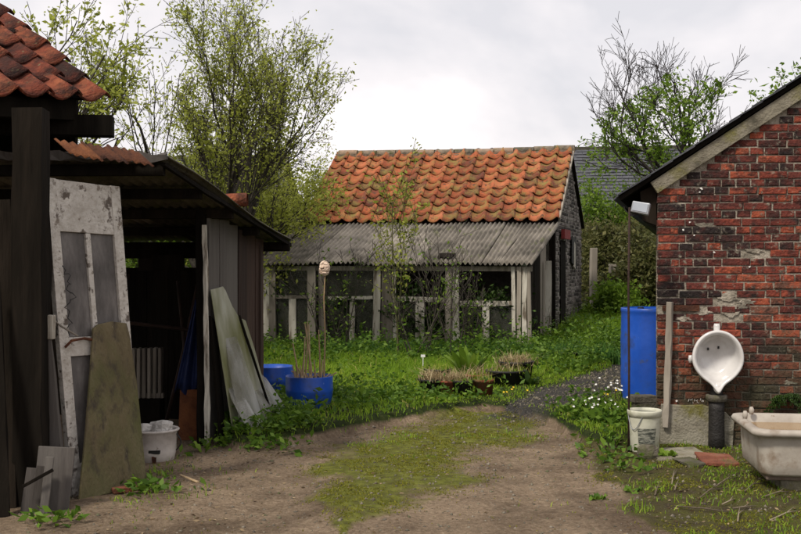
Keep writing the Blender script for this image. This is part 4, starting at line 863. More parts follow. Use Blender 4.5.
for k in range(30):
    a = random.uniform(0, 6.28); r_ = .18*math.sqrt(random.random()); h_ = random.choice([.06, .09, .12, .16, .2, .26, .38, .5]); h_ *= random.uniform(.7, 1.1)
    b0 = t1+V(r_*math.cos(a), r_*math.sin(a), .26); q = MB(); tp_ = b0+V(random.uniform(-.12, .12)*h_*2, random.uniform(-.1, .1)*h_, h_)
    q.tube([b0, b0.lerp(tp_, .5)+V(.005, 0, 0), tp_], [.009, .008, .006], 6); q.build('stalk', 'stalk', dy)
for k in range(12):
    a = random.uniform(0, 6.28); p = t1+V(.16*math.cos(a), .12*math.sin(a), .29); q = MB(); q.tube([p, p+V(random.uniform(-.1, .1), random.uniform(-.05, .05), random.uniform(.01, .06))], .006, 5); q.build('stalk', 'stalk', dy)
sk = t1+V(.13, .05, .26); fh = thing('flower_stake', sk, 'tall dry stem with a pale dried flower head in the blue tub', 'dried flower')
q = MB(); q.tube([sk, sk+V(.01, 0, .4), sk+V(.0, 0, .75), sk+V(.012, 0, 1.0)], [.009, .008, .007, .006], 6); q.build('stem', 'stalk', fh)
q = MB()
for k in range(60):
    d_ = V(random.gauss(0, 1), random.gauss(0, 1), random.gauss(0, 1)).normalized(); c_ = sk+V(.005, 0, 1.03)+V(d_.x*.038, d_.y*.038, d_.z*.06); q.box(c_, (.034, .034, .012), d_.to_track_quat('Z', 'Y').to_matrix(), .004)
q.build('flower_head', 'petal', fh)

# ---------------------------------------------------------------- pots by the lawn
def potthing(px, py, d, r_, h_, m, label, straw=0, green=0):
    h_ *= 1.4; c_ = at(px, py, d); c_.z = G(c_.x, c_.y); root = thing('plant_pot', c_, label, 'plant pot', 'pots at the edge of the lawn'); q = MB()
    q.lathe([(0, 0), (r_*.8, 0), (r_*.95, h_*.85), (r_, h_*.86), (r_*1.02, h_), (r_*.94, h_), (r_*.9, h_*.85), (0, h_*.84)], c_, 24); q.build('pot', m, root, smooth=True)
    if straw:
        p = np.stack([rng.normal(0, r_*.45, straw), rng.normal(0, r_*.45, straw), np.zeros(straw)], 1)+np.array(c_)+[0, 0, h_*.85]
        v_, f_, rr = blades(p, np.full(straw, .11), 1.3, .004); npmesh('dry_grass', v_, f_, 'dry', root, rr, kind='stuff')
    if green:
        p = np.stack([rng.normal(0, r_*.5, green), rng.normal(0, r_*.5, green), np.zeros(green)], 1)+np.array(c_)+[0, 0, h_*.85]
        v_, f_, rr = blades(p, np.full(green, .06), .9, .004); npmesh('grass_tuft', v_, f_, 'grass', root, rr, kind='stuff')
    return root
potthing(431, 393, 10.6, .13, .1, 'black', 'black pot of pale straw, leftmost on the lawn edge', 260)
potthing(451, 392, 10.5, .12, .1, 'terra', 'terracotta pot of pale straw beside the leftmost black pot', 240)
potthing(463, 392, 10.4, .11, .11, 'black', 'small black pot with a stick in front of the dock plant', 60, 60)
potthing(484, 391, 10.4, .1, .12, 'terra', 'leaning terracotta pot with a little green grass', 20, 120)
potthing(476, 384, 11.2, .12, .1, 'terra', 'terracotta pot behind the other pots near big leaves', 60, 120)
potthing(438, 380, 11.9, .16, .09, 'black', 'flat black tray with green tuft behind the straw pots', 0, 420)
potthing(506, 381, 11.3, .22, .12, 'black', 'wide black tub with mossy grass right of the pots', 90, 260)
potthing(516, 379, 11.6, .2, .15, 'black', 'wide black tub with pale straw on its top, rightmost', 300, 60)
potthing(573, 357, 14.2, .27, .09, 'black', 'low round black basin in the tall grass near the gable', 0, 120)
plankthing('plant_stick', at(461, 392, 10.38), at(469, 368, 10.4), .012, .01, 'stalk', 'pale slanting stick among the lawn pots', 'stick', jit=.001)
q = MB(); q.box(at(423, 356, 12.3), (.05, .005, .03)); q.bar(at(423, 357, 12.3), at(423, 366, 12.3), .008, .005); tag(q.build('plant_label', 'white'), 'small white plant label standing in the grass', 'label')
# ---------------------------------------------------------------- big-leaved plants
def bigleaf(q, b0, dirv, ln, wd, curl=.5, rr=None):
    side = dirv.cross(V(0, 0, 1)).normalized(); vs = []; n_ = 6
    for i in range(n_+1):
        t_ = i/n_; wv = wd*math.sin(math.pi*min(1, .12+t_*.88))**.8*(1 if i < n_ else .05)+.004
        c_ = b0+dirv*ln*t_-V(0, 0, 1)*curl*ln*t_*t_*.5
        up = .25*wv
        vs += [c_-side*wv+V(0, 0, up+.01*math.sin(i*2)), c_, c_+side*wv+V(0, 0, up-.01*math.sin(i*2))]
    b_ = len(q.v); q.add(vs, [(3*i+j, 3*i+j+1, 3*i+j+4, 3*i+j+3) for i in range(n_) for j in range(2)])
    q.r += [random.random() if rr is None else rr]*(len(q.v)-b_)
def leafplant(name, c_, n_, ln, wd, m, label, cat, spread=.6, group=None):
    root = thing(name, c_, label, cat, group)
    for k in range(n_):
        a = 2*math.pi*k/n_*2.4+random.uniform(-.4, .4); sp = spread*random.uniform(.25, 1); l_ = ln*random.uniform(.6, 1.1)
        d_ = V(math.cos(a)*sp, math.sin(a)*sp, 1).normalized(); q = MB(); q.r = []; bigleaf(q, c_+V(math.cos(a), math.sin(a), 0)*.02, d_, l_, wd*random.uniform(.7, 1.1), .3+sp*.6); q.build('leaf', m, root, smooth=True)
    return root
def gp(px, d, py=300): p = at(px, py, d); return V(p.x, p.y, G(p.x, p.y))
leafplant('dock_plant', gp(468, 11.5), 20, .62, .048, 'leafgreen', 'large dock plant with long upright leaves among the pots', 'plant', .62)
leafplant('weed_plant', gp(203, 7.8), 5, .15, .025, 'leafgreen', 'young leafy weed growing at the shed doorway', 'weed', 1.0)
leafplant('weed_plant', gp(668, 7.5), 9, .12, .025, 'leafgreen', 'small green weed at the foot of the concrete plinth', 'weed', 1.0)
leafplant('weed_plant', gp(432, 10.9), 7, .2, .035, 'leafweed', 'low leafy weed at the left end of the lawn pots', 'weed', 1.1)
leafplant('weed_plant', gp(530, 11.1), 9, .2, .03, 'leafdark', 'dark leafy weed right of the black tubs', 'weed', 1.1)
leafplant('weed_plant', gp(600, 16.5), 12, .5, .07, 'leafgreen', 'tall broad leaved clump right of the sooty gable', 'plant', .7)
leafplant('weed_plant', gp(578, 16.0), 12, .4, .06, 'leafgreen', 'broad leaved clump at the foot of the sooty gable', 'plant', .8)
leafplant('weed_plant', gp(632, 6.45), 6, .07, .02, 'leafweed', 'flat green rosette on the mossy ground before the pail', 'weed', 2.2)
leafplant('weed_plant', gp(598, 6.3), 6, .06, .02, 'leafweed', 'small flat rosette left of the mossy ground', 'weed', 2.2)
fe = thing('fern', wp(.93, .4, .1), 'dark fern growing from the brick wall behind the bathtub', 'fern')
for k in range(14):
    a = R(200+140*k/13); d_ = V(math.cos(a), -.5, .35*random.uniform(-.5, 1)).normalized(); q = MB(); q.r = []
    for s_ in range(8):
        for sd in (-1, 1):
            b0 = wp(.93+random.uniform(-.02, .02), .4, .02)+d_*(.02+.022*s_)-V(0, 0, .0016*s_*s_); bigleaf(q, b0, (d_*.5+d_.cross(V(0, 0, 1)).normalized()*sd).normalized(), .045*(1-s_/11), .009, .3)
    q.build('frond', 'leafdark', fe)

# ---------------------------------------------------------------- grass, weeds, moss
def scatter(n_, x0, x1, y0, y1, fn):
    x_ = rng.uniform(x0, x1, n_); y_ = rng.uniform(y0, y1, n_); k = rng.random(n_) < fn(x_, y_); x_, y_ = x_[k], y_[k]
    return np.stack([x_, y_, gz(x_, y_)], 1)
def visible(x_, y_): return (np.abs(x_) < .4*y_+.35)
def in_house(x_, y_):
    rel_x = x_-HC.x; rel_y = y_-HC.y
    det = -hu.x*hv.y+hu.y*hv.x; a = (rel_x*hv.y-rel_y*hv.x)/det; b_ = (-hu.x*rel_y+hu.y*rel_x)/det
    return (a > .1) & (a < HL_+.1) & (b_ > -LB+.1) & (b_ < HW)
def in_shed(x_, y_): return (x_ < np.interp(y_, [6, 8.12, 9.3], [-2.0, -1.5, -1.2])) & (y_ < 9.6)
def in_bldg(x_, y_): return (x_ > 1.98+(y_-8.08)*.277) & (y_ > 8.08-(x_-1.98)*.139)
def f_grass(x_, y_):
    g, r_, p, m = masks(x_, y_)
    patch = .55+.45*sstep(.4, .6, fbm(x_*1.1, y_*1.1, 21))
    return g*(1-p)*patch*visible(x_, y_)*~in_house(x_, y_)*~in_shed(x_, y_)*~in_bldg(x_, y_)*(1-.75*((x_-t1.x)**2+(y_-t1.y)**2 < .05))
P = scatter(330000, -5, 7.5, 7.2, 21, f_grass)
hgt = np.interp(P[:, 1], [8, 10, 11.5, 13, 15, 20], [.045, .055, .07, .1, .13, .26])*(.55+.9*fbm(P[:, 0]*1.6, P[:, 1]*1.6, 31))
hgt *= np.where(path_dist(P[:, 0], P[:, 1]) < .75, .45, 1)
hgt *= 1-.6*np.exp(-((P[:, 0]-.85)**2/.35+(P[:, 1]-10.75)**2/.5))
wid = np.interp(P[:, 1], [8, 12, 20], [.0035, .0055, .009])
tone = np.clip(.15+.5*fbm(P[:, 0]*.9, P[:, 1]*.9, 41)+.35*rng.random(len(P))-.12*sstep(12.4, 14, P[:, 1]), 0, 1)
tone = np.where(rng.random(len(P)) < .03, 1.0, tone*.8)
v_, f_, rr = blades(P, hgt, .8, wid, r=tone)
o = npmesh('grass', v_, f_, 'grass', None, rr, kind='stuff'); o['label'] = 'lush green grass covering the garden'; o['category'] = 'grass'
P = scatter(26000, -2.6, 3, 13, 15.2, lambda x_, y_: masks(x_, y_)[0]*~in_house(x_, y_)*(np.abs(y_-(14.75-.19*x_))<.5)*sstep(.3, .55, fbm(x_*1.5, y_*1.5, 91)))
M['tallgrass'] = leafmat('tall blue green blades', [(.03, .085, .015), (.06, .15, .03), (.11, .22, .045)], .45)
v_, f_, rr = blades(P, np.full(len(P), .17), .7, .008); o = npmesh('tall_grass', v_, f_, 'tallgrass', None, rr, kind='stuff'); o['label'] = 'tall blue green blades along the greenhouse front'; o['category'] = 'grass'
# broad leaved ground cover: along the shed, round the tubs, by the pots, beside the pail
def f_weed(x_, y_):
    g, r_, p, m = masks(x_, y_)
    a = np.exp(-((x_+.95)**2/.35+(y_-8.6)**2/.35))*1.5+np.exp(-((x_+.35)**2/1.2+(y_-10.1)**2/.7))*.55+np.exp(-((x_-1.62)**2/.07+(y_-8.6)**2/.9))*1.3
    a = a+.5*np.exp(-((y_-14.6)**2/1.6))+.8*np.exp(-((x_-3.0)**2/1.2+(y_-16.3)**2/2.5))+.3*np.exp(-((x_-2.2)**2/.5+(y_-13.5)**2/2))
    a = a*(1-.95*np.exp(-((x_-.85)**2/.45+(y_-10.8)**2/.4)))
    a = a*(1-.9*np.exp(-((x_+.8)**2/.08+(y_-9.2)**2/.1)))
    a = a*g+ .9*np.exp(-((x_+1.25)**2/.1+(y_-7.95)**2/.06))+.8*np.exp(-((x_+1.62)**2/.06+(y_-6.45)**2/.035))+.5*np.exp(-((x_+2.0)**2/.05+(y_-5.65)**2/.01))+.45*np.exp(-((x_-1.5)**2/.02+(y_-7.4)**2/.15))
    return np.clip(a, 0, 1)*(fbm(x_*4, y_*4, 51) > .42)*(1-p)*~in_house(x_, y_)*~in_bldg(x_, y_)*~in_shed(x_, y_)
P = scatter(60000, -3, 5, 5.4, 18, f_weed)
ps = []
for k in range(5):
    z_ = np.abs(rng.normal(0, 1, (len(P), 1)))*np.interp(P[:, 1:2], [6, 8.5, 11, 15], [.022, .06, .085, .16])
    ps.append(np.concatenate([P[:, :2]+rng.normal(0, .025, (len(P), 2)), P[:, 2:3]+.015+z_], 1))
ps = np.concatenate(ps); v_, f_, rr = leaves(ps, .052, .55, .5, up=.25)
o = npmesh('weeds', v_, f_, 'leafweed', None, rr, kind='stuff'); o['label'] = 'leafy green weeds along the shed and path'; o['category'] = 'weeds'
def f_moss(x_, y_):
    g, r_, p, m = masks(x_, y_)
    return (m*.9*sstep(.38, .6, fbm(x_*5, y_*5, 61))+r_*(1-g)*.8*sstep(.42, .62, fbm(x_*4, y_*4, 71))+.006)*visible(x_, y_)*(1-g)*~in_bldg(x_, y_)*~in_shed(x_, y_)
P = scatter(150000, -2.6, 3.4, 5.2, 10, f_moss)
v_, f_, rr = blades(P, np.full(len(P), .009), 1.6, .0035); o = npmesh('moss', v_, f_, 'moss', None, rr, kind='stuff'); o['label'] = 'short yellow green moss on the middle of the yard'; o['category'] = 'moss'
# pebbles
P = np.concatenate([scatter(22000, -2.2, 3, 5.2, 9.6, lambda x_, y_: (1-masks(x_, y_)[0])*.45*visible(x_, y_)*~in_bldg(x_, y_)), scatter(9000, .6, 3.2, 8.8, 13.5, lambda x_, y_: masks(x_, y_)[2]*visible(x_, y_))])
s_ = (.0028+.012*rng.random(len(P))**7)[:, None]*np.interp(P[:, 1:2], [5, 9, 12], [1, 1.3, 2])
oct_ = np.array([[1, 0, 0], [0, 1, 0], [-1, 0, 0], [0, -1, 0], [0, 0, .8], [0, 0, -.6]]); ov = (P[:, None, :]+oct_[None]*s_[:, None, :]*rng.uniform(.6, 1.4, (len(P), 6, 1))).reshape(-1, 3)
of = np.array([[0, 1, 4], [1, 2, 4], [2, 3, 4], [3, 0, 4], [1, 0, 5], [2, 1, 5], [3, 2, 5], [0, 3, 5]])
o = npmesh('pebbles', ov, (np.arange(len(P))[:, None, None]*6+of[None]).reshape(-1, 3), 'stone', None, np.repeat(rng.random(len(P)), 6), kind='stuff'); o['label'] = 'small pebbles and gravel on the dirt and the path'; o['category'] = 'gravel'
# short tufts on the mossy side and along the shed, dead leaves and straw bits
def f_tuft(x_, y_):
    g, r_, p, m = masks(x_, y_)
    return ((r_+.5*m*(y_ > 7.5))*sstep(.5, .64, fbm(x_*3.2, y_*3.2, 83))+.9*np.exp(-((x_-2.9)**2/1.2+(y_-6.15)**2/.012))+.8*np.exp(-((x_-2.1)**2/.02+(y_-6.7)**2/.1))+1.2*np.exp(-((x_-2.3)**2/.3+(y_-7.98)**2/.008))+.6*np.exp(-((x_+1.6)**2/.1+(y_-6.75)**2/.4))*(fbm(x_*5, y_*5, 84) > .5))*(1-g)*visible(x_, y_)*~in_bldg(x_, y_)*~in_shed(x_, y_)
P = scatter(60000, -2.6, 3.6, 5.2, 9.6, f_tuft)
v_, f_, rr = blades(P, .012+.05*fbm(P[:, 0]*3, P[:, 1]*3, 85)**2, 1.0, .003, r=.75*rng.random(len(P))); o = npmesh('short_grass', v_, f_, 'grass', None, rr, kind='stuff'); o['label'] = 'short grass tufts on the mossy ground'; o['category'] = 'grass'
P = scatter(9000, -2.4, 3.4, 5.2, 10, lambda x_, y_: (.12+.5*masks(x_, y_)[1]+.4*np.exp(-((x_+1.3)/.5)**2))*visible(x_, y_)*~in_bldg(x_, y_)*~in_shed(x_, y_)); P[:, 2] += .006
v_, f_, rr = leaves(P, .02, .9, .35, .6); M['litter'] = leafmat('dead leaves and straw bits', [(.05, .032, .018), (.14, .095, .05), (.34, .26, .16)], .1, .9); o = npmesh('leaf_litter', v_, f_, 'litter', None, rr, kind='stuff'); o['label'] = 'dead leaf bits and straw strewn on the yard'; o['category'] = 'leaf litter'
# flowers
def flowers(name, c_, n_, sx, sy, m, h_, label, cat):
    root = thing(name, c_, label, cat)
    for k in range(n_):
        p = V(c_.x+random.gauss(0, sx), c_.y+random.gauss(0, sy), 0); p.z = G(p.x, p.y); tp_ = p+V(random.uniform(-.03, .03), random.uniform(-.03, .03), h_*random.uniform(.6, 1.25))
        q = MB(); q.tube([p, tp_], .0025, 4); st = q.build('stem', 'twiggreen', root); q = MB(); nr = V(random.uniform(-.4, .4), -.6, .7).normalized()
        for a in range(6):
            an = a*math.pi/3; u_ = nr.orthogonal().normalized(); w2 = nr.cross(u_); d_ = u_*math.cos(an)+w2*math.sin(an); s2 = nr.cross(d_)
            q.add([tp_, tp_+d_*.006+s2*.004, tp_+d_*.013+nr*.003, tp_+d_*.006-s2*.004], [(0, 1, 2, 3)])
        q.build('blossom', m, st)
flowers('white_flower', gp(603, 8.75), 24, .09, .16, 'white', .13, 'lower clump of white flowers beside the path edge', 'flowers')
flowers('white_flower', gp(612, 9.8), 16, .12, .2, 'white', .15, 'upper clump of white flowers left of the blue barrel', 'flowers')
flowers('dandelion', gp(516, 10.2), 5, .08, .08, 'yellow', .08, 'few yellow dandelions in the grass below the pots', 'flowers')
flowers('dandelion', gp(611, 9.6), 3, .05, .05, 'yellow', .16, 'yellow dandelions among the upper white flowers', 'flowers')
for px, d in ((497, 8.0), (318, 8.3)):
    pass
# twigs and loose bits
tw_ = [(675, 505, 730, 512), (733, 508, 756, 506), (672, 484, 677, 470), (675, 490, 684, 484), (738, 520, 744, 510), (700, 498, 728, 490), (722, 504, 735, 500), (765, 498, 790, 494), (655, 494, 663, 487), (745, 494, 770, 484), (770, 520, 798, 512), (715, 488, 740, 478)]
tw_.sort()
ORD = ['leftmost of the twelve', 'second from the left', 'third from the left', 'fourth from the left', 'fifth from the left', 'sixth from the left', 'seventh from the left', 'sixth from the right', 'fifth from the right', 'fourth from the right', 'second from the right', 'rightmost of the twelve']
ORD[7:10] = ['fifth from the right', 'fourth from the right', 'third from the right']
for k, (x0, y0, x1, y1) in enumerate(tw_):
    a = at(x0, y0, 1440/(y0-264)); b_ = at(x1, y1, 1440/(y1-264)); a.z = G(a.x, a.y)+.01; b_.z = G(b_.x, b_.y)+.012; m2 = a.lerp(b_, .5)+V(random.uniform(-.02, .02), random.uniform(-.05, .05), .012)
    q = MB(); q.tube([a, m2, b_], [.0045, .004, .002], 6); q.tube([m2, m2+(b_-a)*.3+V(.01, .04, .008)], [.003, .0015], 5)
    tag(q.build('twig', 'twig', smooth=True), 'dry fallen twig before the bathtub, '+ORD[k], 'twig', 'dry twigs before the bathtub')
q = MB(); q.box(V(-1.69, 6.42, G(-1.69, 6.42)+.02), (.15, .06, .035), Matrix.Rotation(R(30), 3, 'Z'), .01); tag(q.build('brick_fragment', 'redslab', bevel=.006), 'orange brick fragment lying at the foot of the cement sheet', 'brick')
q = MB(); q.tube([at(198, 485, 1470/221)+V(0, 0, .015), at(180, 478, 1470/214)+V(0, 0, .02)], [.009, .006], 6); tag(q.build('twig', 'stalk'), 'single pale twig on the dirt in front of the shed', 'twig')

# ---------------------------------------------------------------- trees
def grow(q, lf, p, d, ln, r_, lev, P_, rd):
    nseg = max(3, int(ln/P_['seg'])); pts = [p]; rads = [r_]; cur = d.normalized(); sp = ln/nseg
    for i in range(nseg):
        w_ = P_['wig']*(1.0 if lev else .5); cur = (cur+V(rd.gauss(0, w_), rd.gauss(0, w_), rd.gauss(0, w_))+V(0, 0, P_['up'][lev])).normalized()
        pts.append(pts[-1]+cur*sp); rads.append(max(P_['minr'], r_*(1-(1-P_['tip'])*(i+1)/nseg)))
    q.tube(pts, rads, 7 if lev == 0 else (5 if lev < 3 else 4), cap=False)
    if lev >= P_['leaflev']:
        for i in range(1, len(pts)):
            for _ in range(P_['lpn']):
                if rd.random() < P_['lprob']: lf.append(pts[i-1].lerp(pts[i], rd.random())+V(rd.gauss(0, P_['lj']), rd.gauss(0, P_['lj']), rd.gauss(0, P_['lj'])))
    if lev+1 < P_['levels']:
        for k in range(P_['kids'][lev]):
            f_ = rd.uniform(P_['from'][lev], 1); i = min(nseg-1, int(f_*nseg)); b0 = pts[i].lerp(pts[i+1], f_*nseg-i) if i+1 < len(pts) else pts[i]
            dr_ = (pts[i+1]-pts[i]).normalized(); a = rd.uniform(0, 2*math.pi); o1 = dr_.orthogonal().normalized(); o2 = dr_.cross(o1); ang = P_['ang'][lev]*rd.uniform(.6, 1.3)
            nd = dr_*math.cos(ang)+(o1*math.cos(a)+o2*math.sin(a))*math.sin(ang)
            grow(q, lf, b0, nd, ln*P_['ratio'][lev]*rd.uniform(.6, 1.2)*(1.15-.4*f_), rads[i]*P_['rr'], lev+1, P_, rd)
BASE = dict(seg=.18, wig=.12, up=(0, .03, .05, .03, .02), tip=.35, levels=4, kids=(7, 5, 4, 3), ang=(.7, .7, .7, .7), ratio=(.7, .55, .5, .5), rr=.6, leaflev=2, lpn=2, lprob=.6, lj=.03, leafs=.05, minr=.003)
BASE['from'] = (.35, .25, .2, .2)
def tree(name, c_, h_, r_, label, cat, m, lm, seed, d0=(0, 0, 1), group=None, aspect=.5, stems=1, keep=None, **kw):
    P_ = dict(BASE); P_.update(kw); rd = random.Random(seed); root = thing(name, c_, label, cat, group); q = MB(); lf = []
    for s_ in range(stems):
        dd = V(*d0)+(V(rd.gauss(0, .25), rd.gauss(0, .25), 0) if stems > 1 else V(0, 0, 0)); grow(q, lf, c_+V(rd.gauss(0, .04), rd.gauss(0, .04), -.05), dd, h_*rd.uniform(.8, 1.05), r_, 0, P_, rd)
    q.build('trunk', m, root, smooth=True)
    if keep: lf = [p for p in lf if keep(p)]
    if lf:
        v_, f_, rr = leaves(np.array([tuple(p) for p in lf]), P_['leafs'], .2, aspect); npmesh('crown', v_, f_, lm, root, rr)
    return root
# large tree behind the left shed: fan of upright shoots with young leaves
tree('fruit_tree', V(-2.55, 14.0, .15), 3.0, .1, 'large fruit tree with young yellow green leaves behind the left sheds', 'tree', 'bark', 'leafyel', 4, d0=(.05, 0, 1), levels=5,
     kids=(13, 8, 6, 4), ang=(.72, .42, .5, .6), ratio=(1.0, .62, .52, .5), up=(0, .09, .12, .08, .05), rr=.5, wig=.1, leaflev=2, lpn=3, lprob=.6, leafs=.045, lj=.055, seg=.2, **{'from': (.25, .2, .15, .2)})
tree('fruit_tree', V(-2.55, 15.2, .15), 3.6, .11, 'gnarled dark limbed tree right of the large fruit tree', 'tree', 'barkdark', 'leafyel', 12, d0=(.06, 0, 1), levels=4, minr=.006,
     kids=(7, 6, 5), ang=(.7, .8, .8), ratio=(.5, .55, .5), wig=.25, up=(0, .05, .0, -.02), **{'from': (.7, .25, .2, .2)}, leaflev=2, lpn=1, lprob=.5, leafs=.055, lj=.05)
tree('fruit_tree', V(-4.35, 11.2, .1), 3.2, .07, 'leafy shoots of a tree rising behind the tiled shed roof', 'tree', 'bark', 'leafyel', 9, d0=(.16, 0, 1), levels=4, kids=(15, 7, 4), ang=(.55, .5, .6), ratio=(.75, .5, .45), up=(0, .06, .05, .02), lpn=4, lprob=.7, leafs=.055, lj=.035)
for k, (x_, y_, h_, lab) in enumerate([(-2.9, 16.5, 2.2, 'dense young green shrub behind the sloping shed roof, left one'), (-2.65, 17.5, 2.4, 'dense young green shrub left of the orange roof'), (-2.45, 19.5, 2.4, 'shrub in front of the left slate roofed house'), (-3.4, 15.0, 1.6, 'shrub seen through the back of the dark shed')]):
    tree('green_shrub', V(x_, y_, .15), h_, .045, lab, 'shrub', 'bark', 'leafyel' if k < 3 else 'leafgreen', 30+k, stems=4, levels=4, kids=(9, 6, 4), ang=(.6, .6, .7), ratio=(.7, .55, .5), lpn=5, lprob=.8, leafs=.055, lj=.09, group='shrubs behind the sheds', **{'from': (.15, .15, .1, .1)})
# bare tree at right, leafy low down
BT = V(6.75, 24, .2)
tree('bare_tree', BT, 3.6, .14, 'bare dark tree with few green leaves above the slate roof', 'tree', 'barkdark', 'leafgreen', 21, d0=(-.02, 0, 1), levels=5, kids=(7, 6, 6, 5), ang=(.85, .65, .6, .6), ratio=(.95, .66, .58, .5), rr=.68, up=(0, .03, .05, .03, .02), wig=.11, minr=.005, seg=.12,
     leaflev=2, lpn=2, lprob=.8, leafs=.1, lj=.08, keep=lambda p: p.z < 5.7-.6*abs(p.x-6.1) and p.x < 7.0 and random.random() < .75, **{'from': (.62, .25, .2, .2)})
tree('bare_tree', V(8.2, 26, .2), 3.6, .08, 'thin bare tree between the bare tree and leafy tree', 'tree', 'barkdark', 'leafgreen', 25, levels=4, kids=(7, 6, 4), ang=(.5, .5, .6), ratio=(.85, .6, .5), up=(0, .08, .05, .03), wig=.16, leaflev=9, minr=.0055)
tree('leafy_tree', V(7.0, 18.5, .2), 3.4, .09, 'bright green leafy tree top above the brick gable at right edge', 'tree', 'bark', 'leafgreen', 27, levels=4, kids=(8, 6, 4), ang=(.7, .6, .7), ratio=(.6, .55, .5), lpn=3, lprob=.85, leafs=.1, lj=.07)
for k, (px, d, h_, m_, lab) in enumerate([(600, 24, 1.25, 'leafolive', 'olive brown bush right of the sooty gable'), (622, 22.5, 1.45, 'leafolive', 'olive bush behind the wooden fence posts'), (644, 23.5, 1.7, 'leafolive', 'tall olive bush beside the brick building eave'), (630, 27, 2.2, 'leafgreen', 'fresh green bush in front of the right slate roof'), (664, 27.5, 2.2, 'leafgreen', 'green bush under the bare tree'), (592, 28, 1.6, 'leafolive', 'far olive bush left of the fence posts'), (650, 20.5, 1.0, 'leafolive', 'low olive bush behind the blue barrel'), (612, 19.6, .55, 'leafgreen', 'low green bush between the fence posts')]):
    tree('background_bush', gp(px, d), h_, .04, lab, 'bush', 'bark', m_, 50+k, stems=5, levels=4, kids=(9, 7, 5), ang=(.65, .65, .7), ratio=(.75, .55, .5), lpn=4, lprob=.85, leafs=.085, lj=.1, group='bushes behind the garden', **{'from': (.1, .1, .1, .1)})
# saplings before the greenhouse
sap = dict(levels=3, kids=(9, 5, 3), ang=(.45, .6, .6), ratio=(.45, .5, .5), wig=.05, up=(.01, .06, .03), leaflev=1, lpn=3, lprob=.8, leafs=.055, lj=.03, rr=.5)
tree('sapling', gp(402, 14.2), 2.2, .016, 'slender leafy sapling rising in front of the orange tiled roof', 'sapling', 'twiggreen', 'leafyel', 61, **sap, **{'from': (.3, .1, .1)})
tree('sapling', gp(396, 14.5), 1.9, .013, 'second slender sapling just left of the tallest one', 'sapling', 'twiggreen', 'leafyel', 62, **sap, **{'from': (.3, .1, .1)})
sp2 = dict(sap); sp2.update(lprob=.1, kids=(7, 4, 2), ang=(.6, .7, .7))
for k, (px, d, h_, lab) in enumerate([(345, 14.9, 1.35, 'thin bare shrub before the left greenhouse windows'), (425, 14.3, 1.5, 'thin twiggy shrub right of the tall sapling'), (452, 14.2, 1.4, 'thin twiggy shrub before the middle greenhouse post'), (470, 14.5, 1.1, 'low twiggy shrub behind the dock plant'), (330, 14.8, 1.2, 'thin bare shrub behind the pale flower head'), (410, 14.0, 1.3, 'tangled thin shrub at the foot of the sapling')]):
    tree('twiggy_shrub', gp(px, d), h_, .011, lab, 'shrub', 'bark', 'leafgreen', 70+k, stems=3, group='twiggy shrubs along the greenhouse', **sp2, **{'from': (.2, .1, .1)})
ip = dict(levels=3, kids=(8, 6, 3), ang=(.7, .7, .7), ratio=(.6, .5, .5), leaflev=1, lpn=3, lprob=.8, leafs=.07, lj=.06)
for k, px in enumerate((300, 350, 425, 478, 500)):
    tree('greenhouse_plant', gp(px, 16.1 if px < 400 else 15.6), .85, .012, ['dark plant inside the far left of the greenhouse', 'dark plant inside the left half of the greenhouse', 'dark plant inside the middle of the greenhouse', 'dark plant inside the right half of the greenhouse', 'dark plant inside the right end of the greenhouse'][k], 'plant', 'bark', 'leafdark', 90+k, stems=2, group='plants inside the greenhouse', **ip, **{'from': (.2, .1, .1)})
# ---------------------------------------------------------------- fence posts
for k, (px, d, zt, lab) in enumerate([(593, 21.0, 1.72, 'tall square wooden fence post right of the sooty gable'), (612, 20.6, 1.4, 'shorter wooden fence post, second right of the gable'), (641, 21.5, 1.45, 'third wooden fence post left of the blue barrel'), (651, 22, 1.35, 'wooden fence post nearest the brick building')]):
    c_ = gp(px, d); q = MB(); q.bar(c_+V(0, 0, -.1), V(c_.x+.01, c_.y, zt), .12, .12, side=(1, .2, 0), jit=.006, n=4); tag(q.build('fence_post', 'greywood', bevel=.008), lab, 'fence post', 'wooden fence posts')
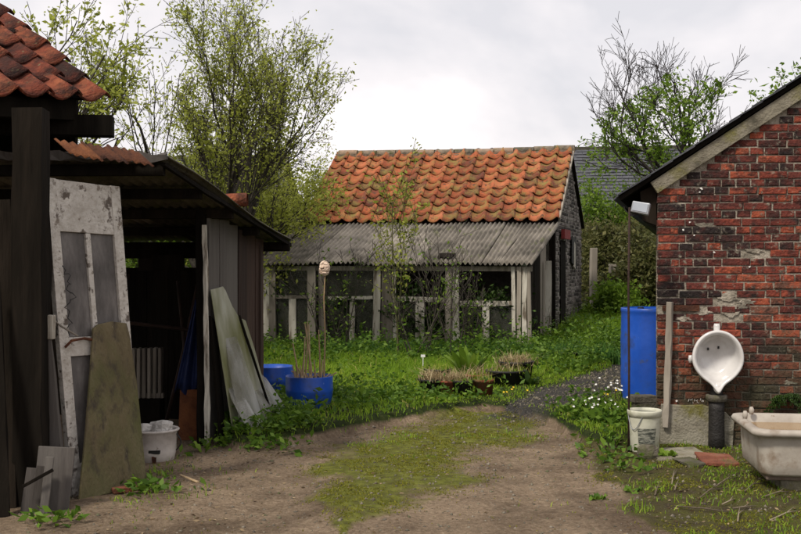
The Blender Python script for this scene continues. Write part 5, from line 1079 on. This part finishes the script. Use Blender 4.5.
# ---------------------------------------------------------------- houses behind
def farhouse(c_, ux, ln, wd, he, hr, label, seed):
    ux = ux.normalized(); uy = V(-ux.y, ux.x, 0); root = thing('far_house', c_, label, 'house', 'houses behind the gardens'); P0 = lambda a, b_, z: c_+ux*a+uy*b_+V(0, 0, z)
    q = MB(); q.prism([P0(-ln/2, -wd/2, 0), P0(-ln/2, wd/2, 0), P0(-ln/2, wd/2, he), P0(-ln/2, 0, hr-.08), P0(-ln/2, -wd/2, he)], ux*ln); q.build('wall', 'plaster', root)
    q = MB()
    for sd in (-1, 1): q.prism([P0(-ln/2-.2, sd*(wd/2+.25), he-.1), P0(ln/2+.2, sd*(wd/2+.25), he-.1), P0(ln/2+.2, 0, hr), P0(-ln/2-.2, 0, hr)], V(0, 0, .12))
    ro = q.build('roof', 'slate', root)
    q = MB(); rw = 24; rd = random.Random(seed)
    for i in range(rw):
        for j in range(int(ln/.5)):
            a = -ln/2-.2+(j+.5*(i % 2))*.5; t0, t1_ = i/rw, (i+1)/rw
            y0, y1 = -(wd/2+.25)*(1-t0), -(wd/2+.25)*(1-t1_); z0, z1 = he-.1+(hr-he+.1)*t0+.15+rd.uniform(0, .015), he-.1+(hr-he+.1)*t1_+.13
            q.add([P0(a, y0, z0), P0(a+.48, y0, z0), P0(a+.48, y1, z1), P0(a, y1, z1)], [(0, 1, 2, 3)])
    q.build('roof_slates', 'slate', ro, kind='stuff')
    q = MB(); q.bar(P0(-ln/2-.2, 0, hr+.12), P0(ln/2+.2, 0, hr+.12), .2, .1, jit=.01, n=8); q.build('ridge', 'concretedark', ro)
    for sd in (-1, 1):
        q = MB(); q.bar(P0(sd*(ln/2+.22), -(wd/2+.25), he-.05), P0(sd*(ln/2+.22), 0, hr+.1), .05, .1, side=ux); q.build('verge', 'plaster', ro)
    for k in range(3):
        a = -ln/2+ln*(k+.7)/3.4; q = MB(); q.box(P0(a, -wd/2-.02, he*.55), (1.0, .06, 1.2), Matrix.Rotation(math.atan2(ux.y, ux.x), 3, 'Z')); wi = q.build('window', 'whitewood', root)
        q = MB(); q.box(P0(a, -wd/2-.055, he*.55), (.86, .02, 1.06), Matrix.Rotation(math.atan2(ux.y, ux.x), 3, 'Z')); q.build('pane', 'pane', wi)
    return root
farhouse(V(-9.6, 38, 0), V(math.cos(R(9)), -math.sin(R(9)), 0), 11, 6, 2.6, 5.05, 'grey slate roofed house behind the left trees', 1)
farhouse(V(12.8, 42, 0), V(math.cos(R(8)), -math.sin(R(8)), 0), 11.5, 7, 2.8, 5.95, 'grey slate roofed house behind the right bushes', 2)
for k, px in enumerate((605,)):
    q = MB(); p0 = at(607, 128, 41); q.tube([V(p0.x, p0.y, 5.5), V(p0.x-.15, p0.y, 7.1)], [.07, .03], 7); tag(q.build('mast', 'barkdark'), 'thin dark pointed mast above the right slate roof', 'mast')
# far hedge closing the gardens
n_ = 70000; x_ = rng.uniform(-40, 45, n_); y_ = rng.uniform(31.5, 34, n_); hh = 1.6+.9*fbm(x_*.35, y_*.2, 77); z_ = .1+hh*rng.random(n_)**.7
v_, f_, rr = leaves(np.stack([x_, y_, z_], 1), .22, .2, .55); o = npmesh('far_hedge', v_, f_, 'leafolive', None, rr, kind='stuff'); o['label'] = 'far olive hedge closing off the gardens'; o['category'] = 'hedge'
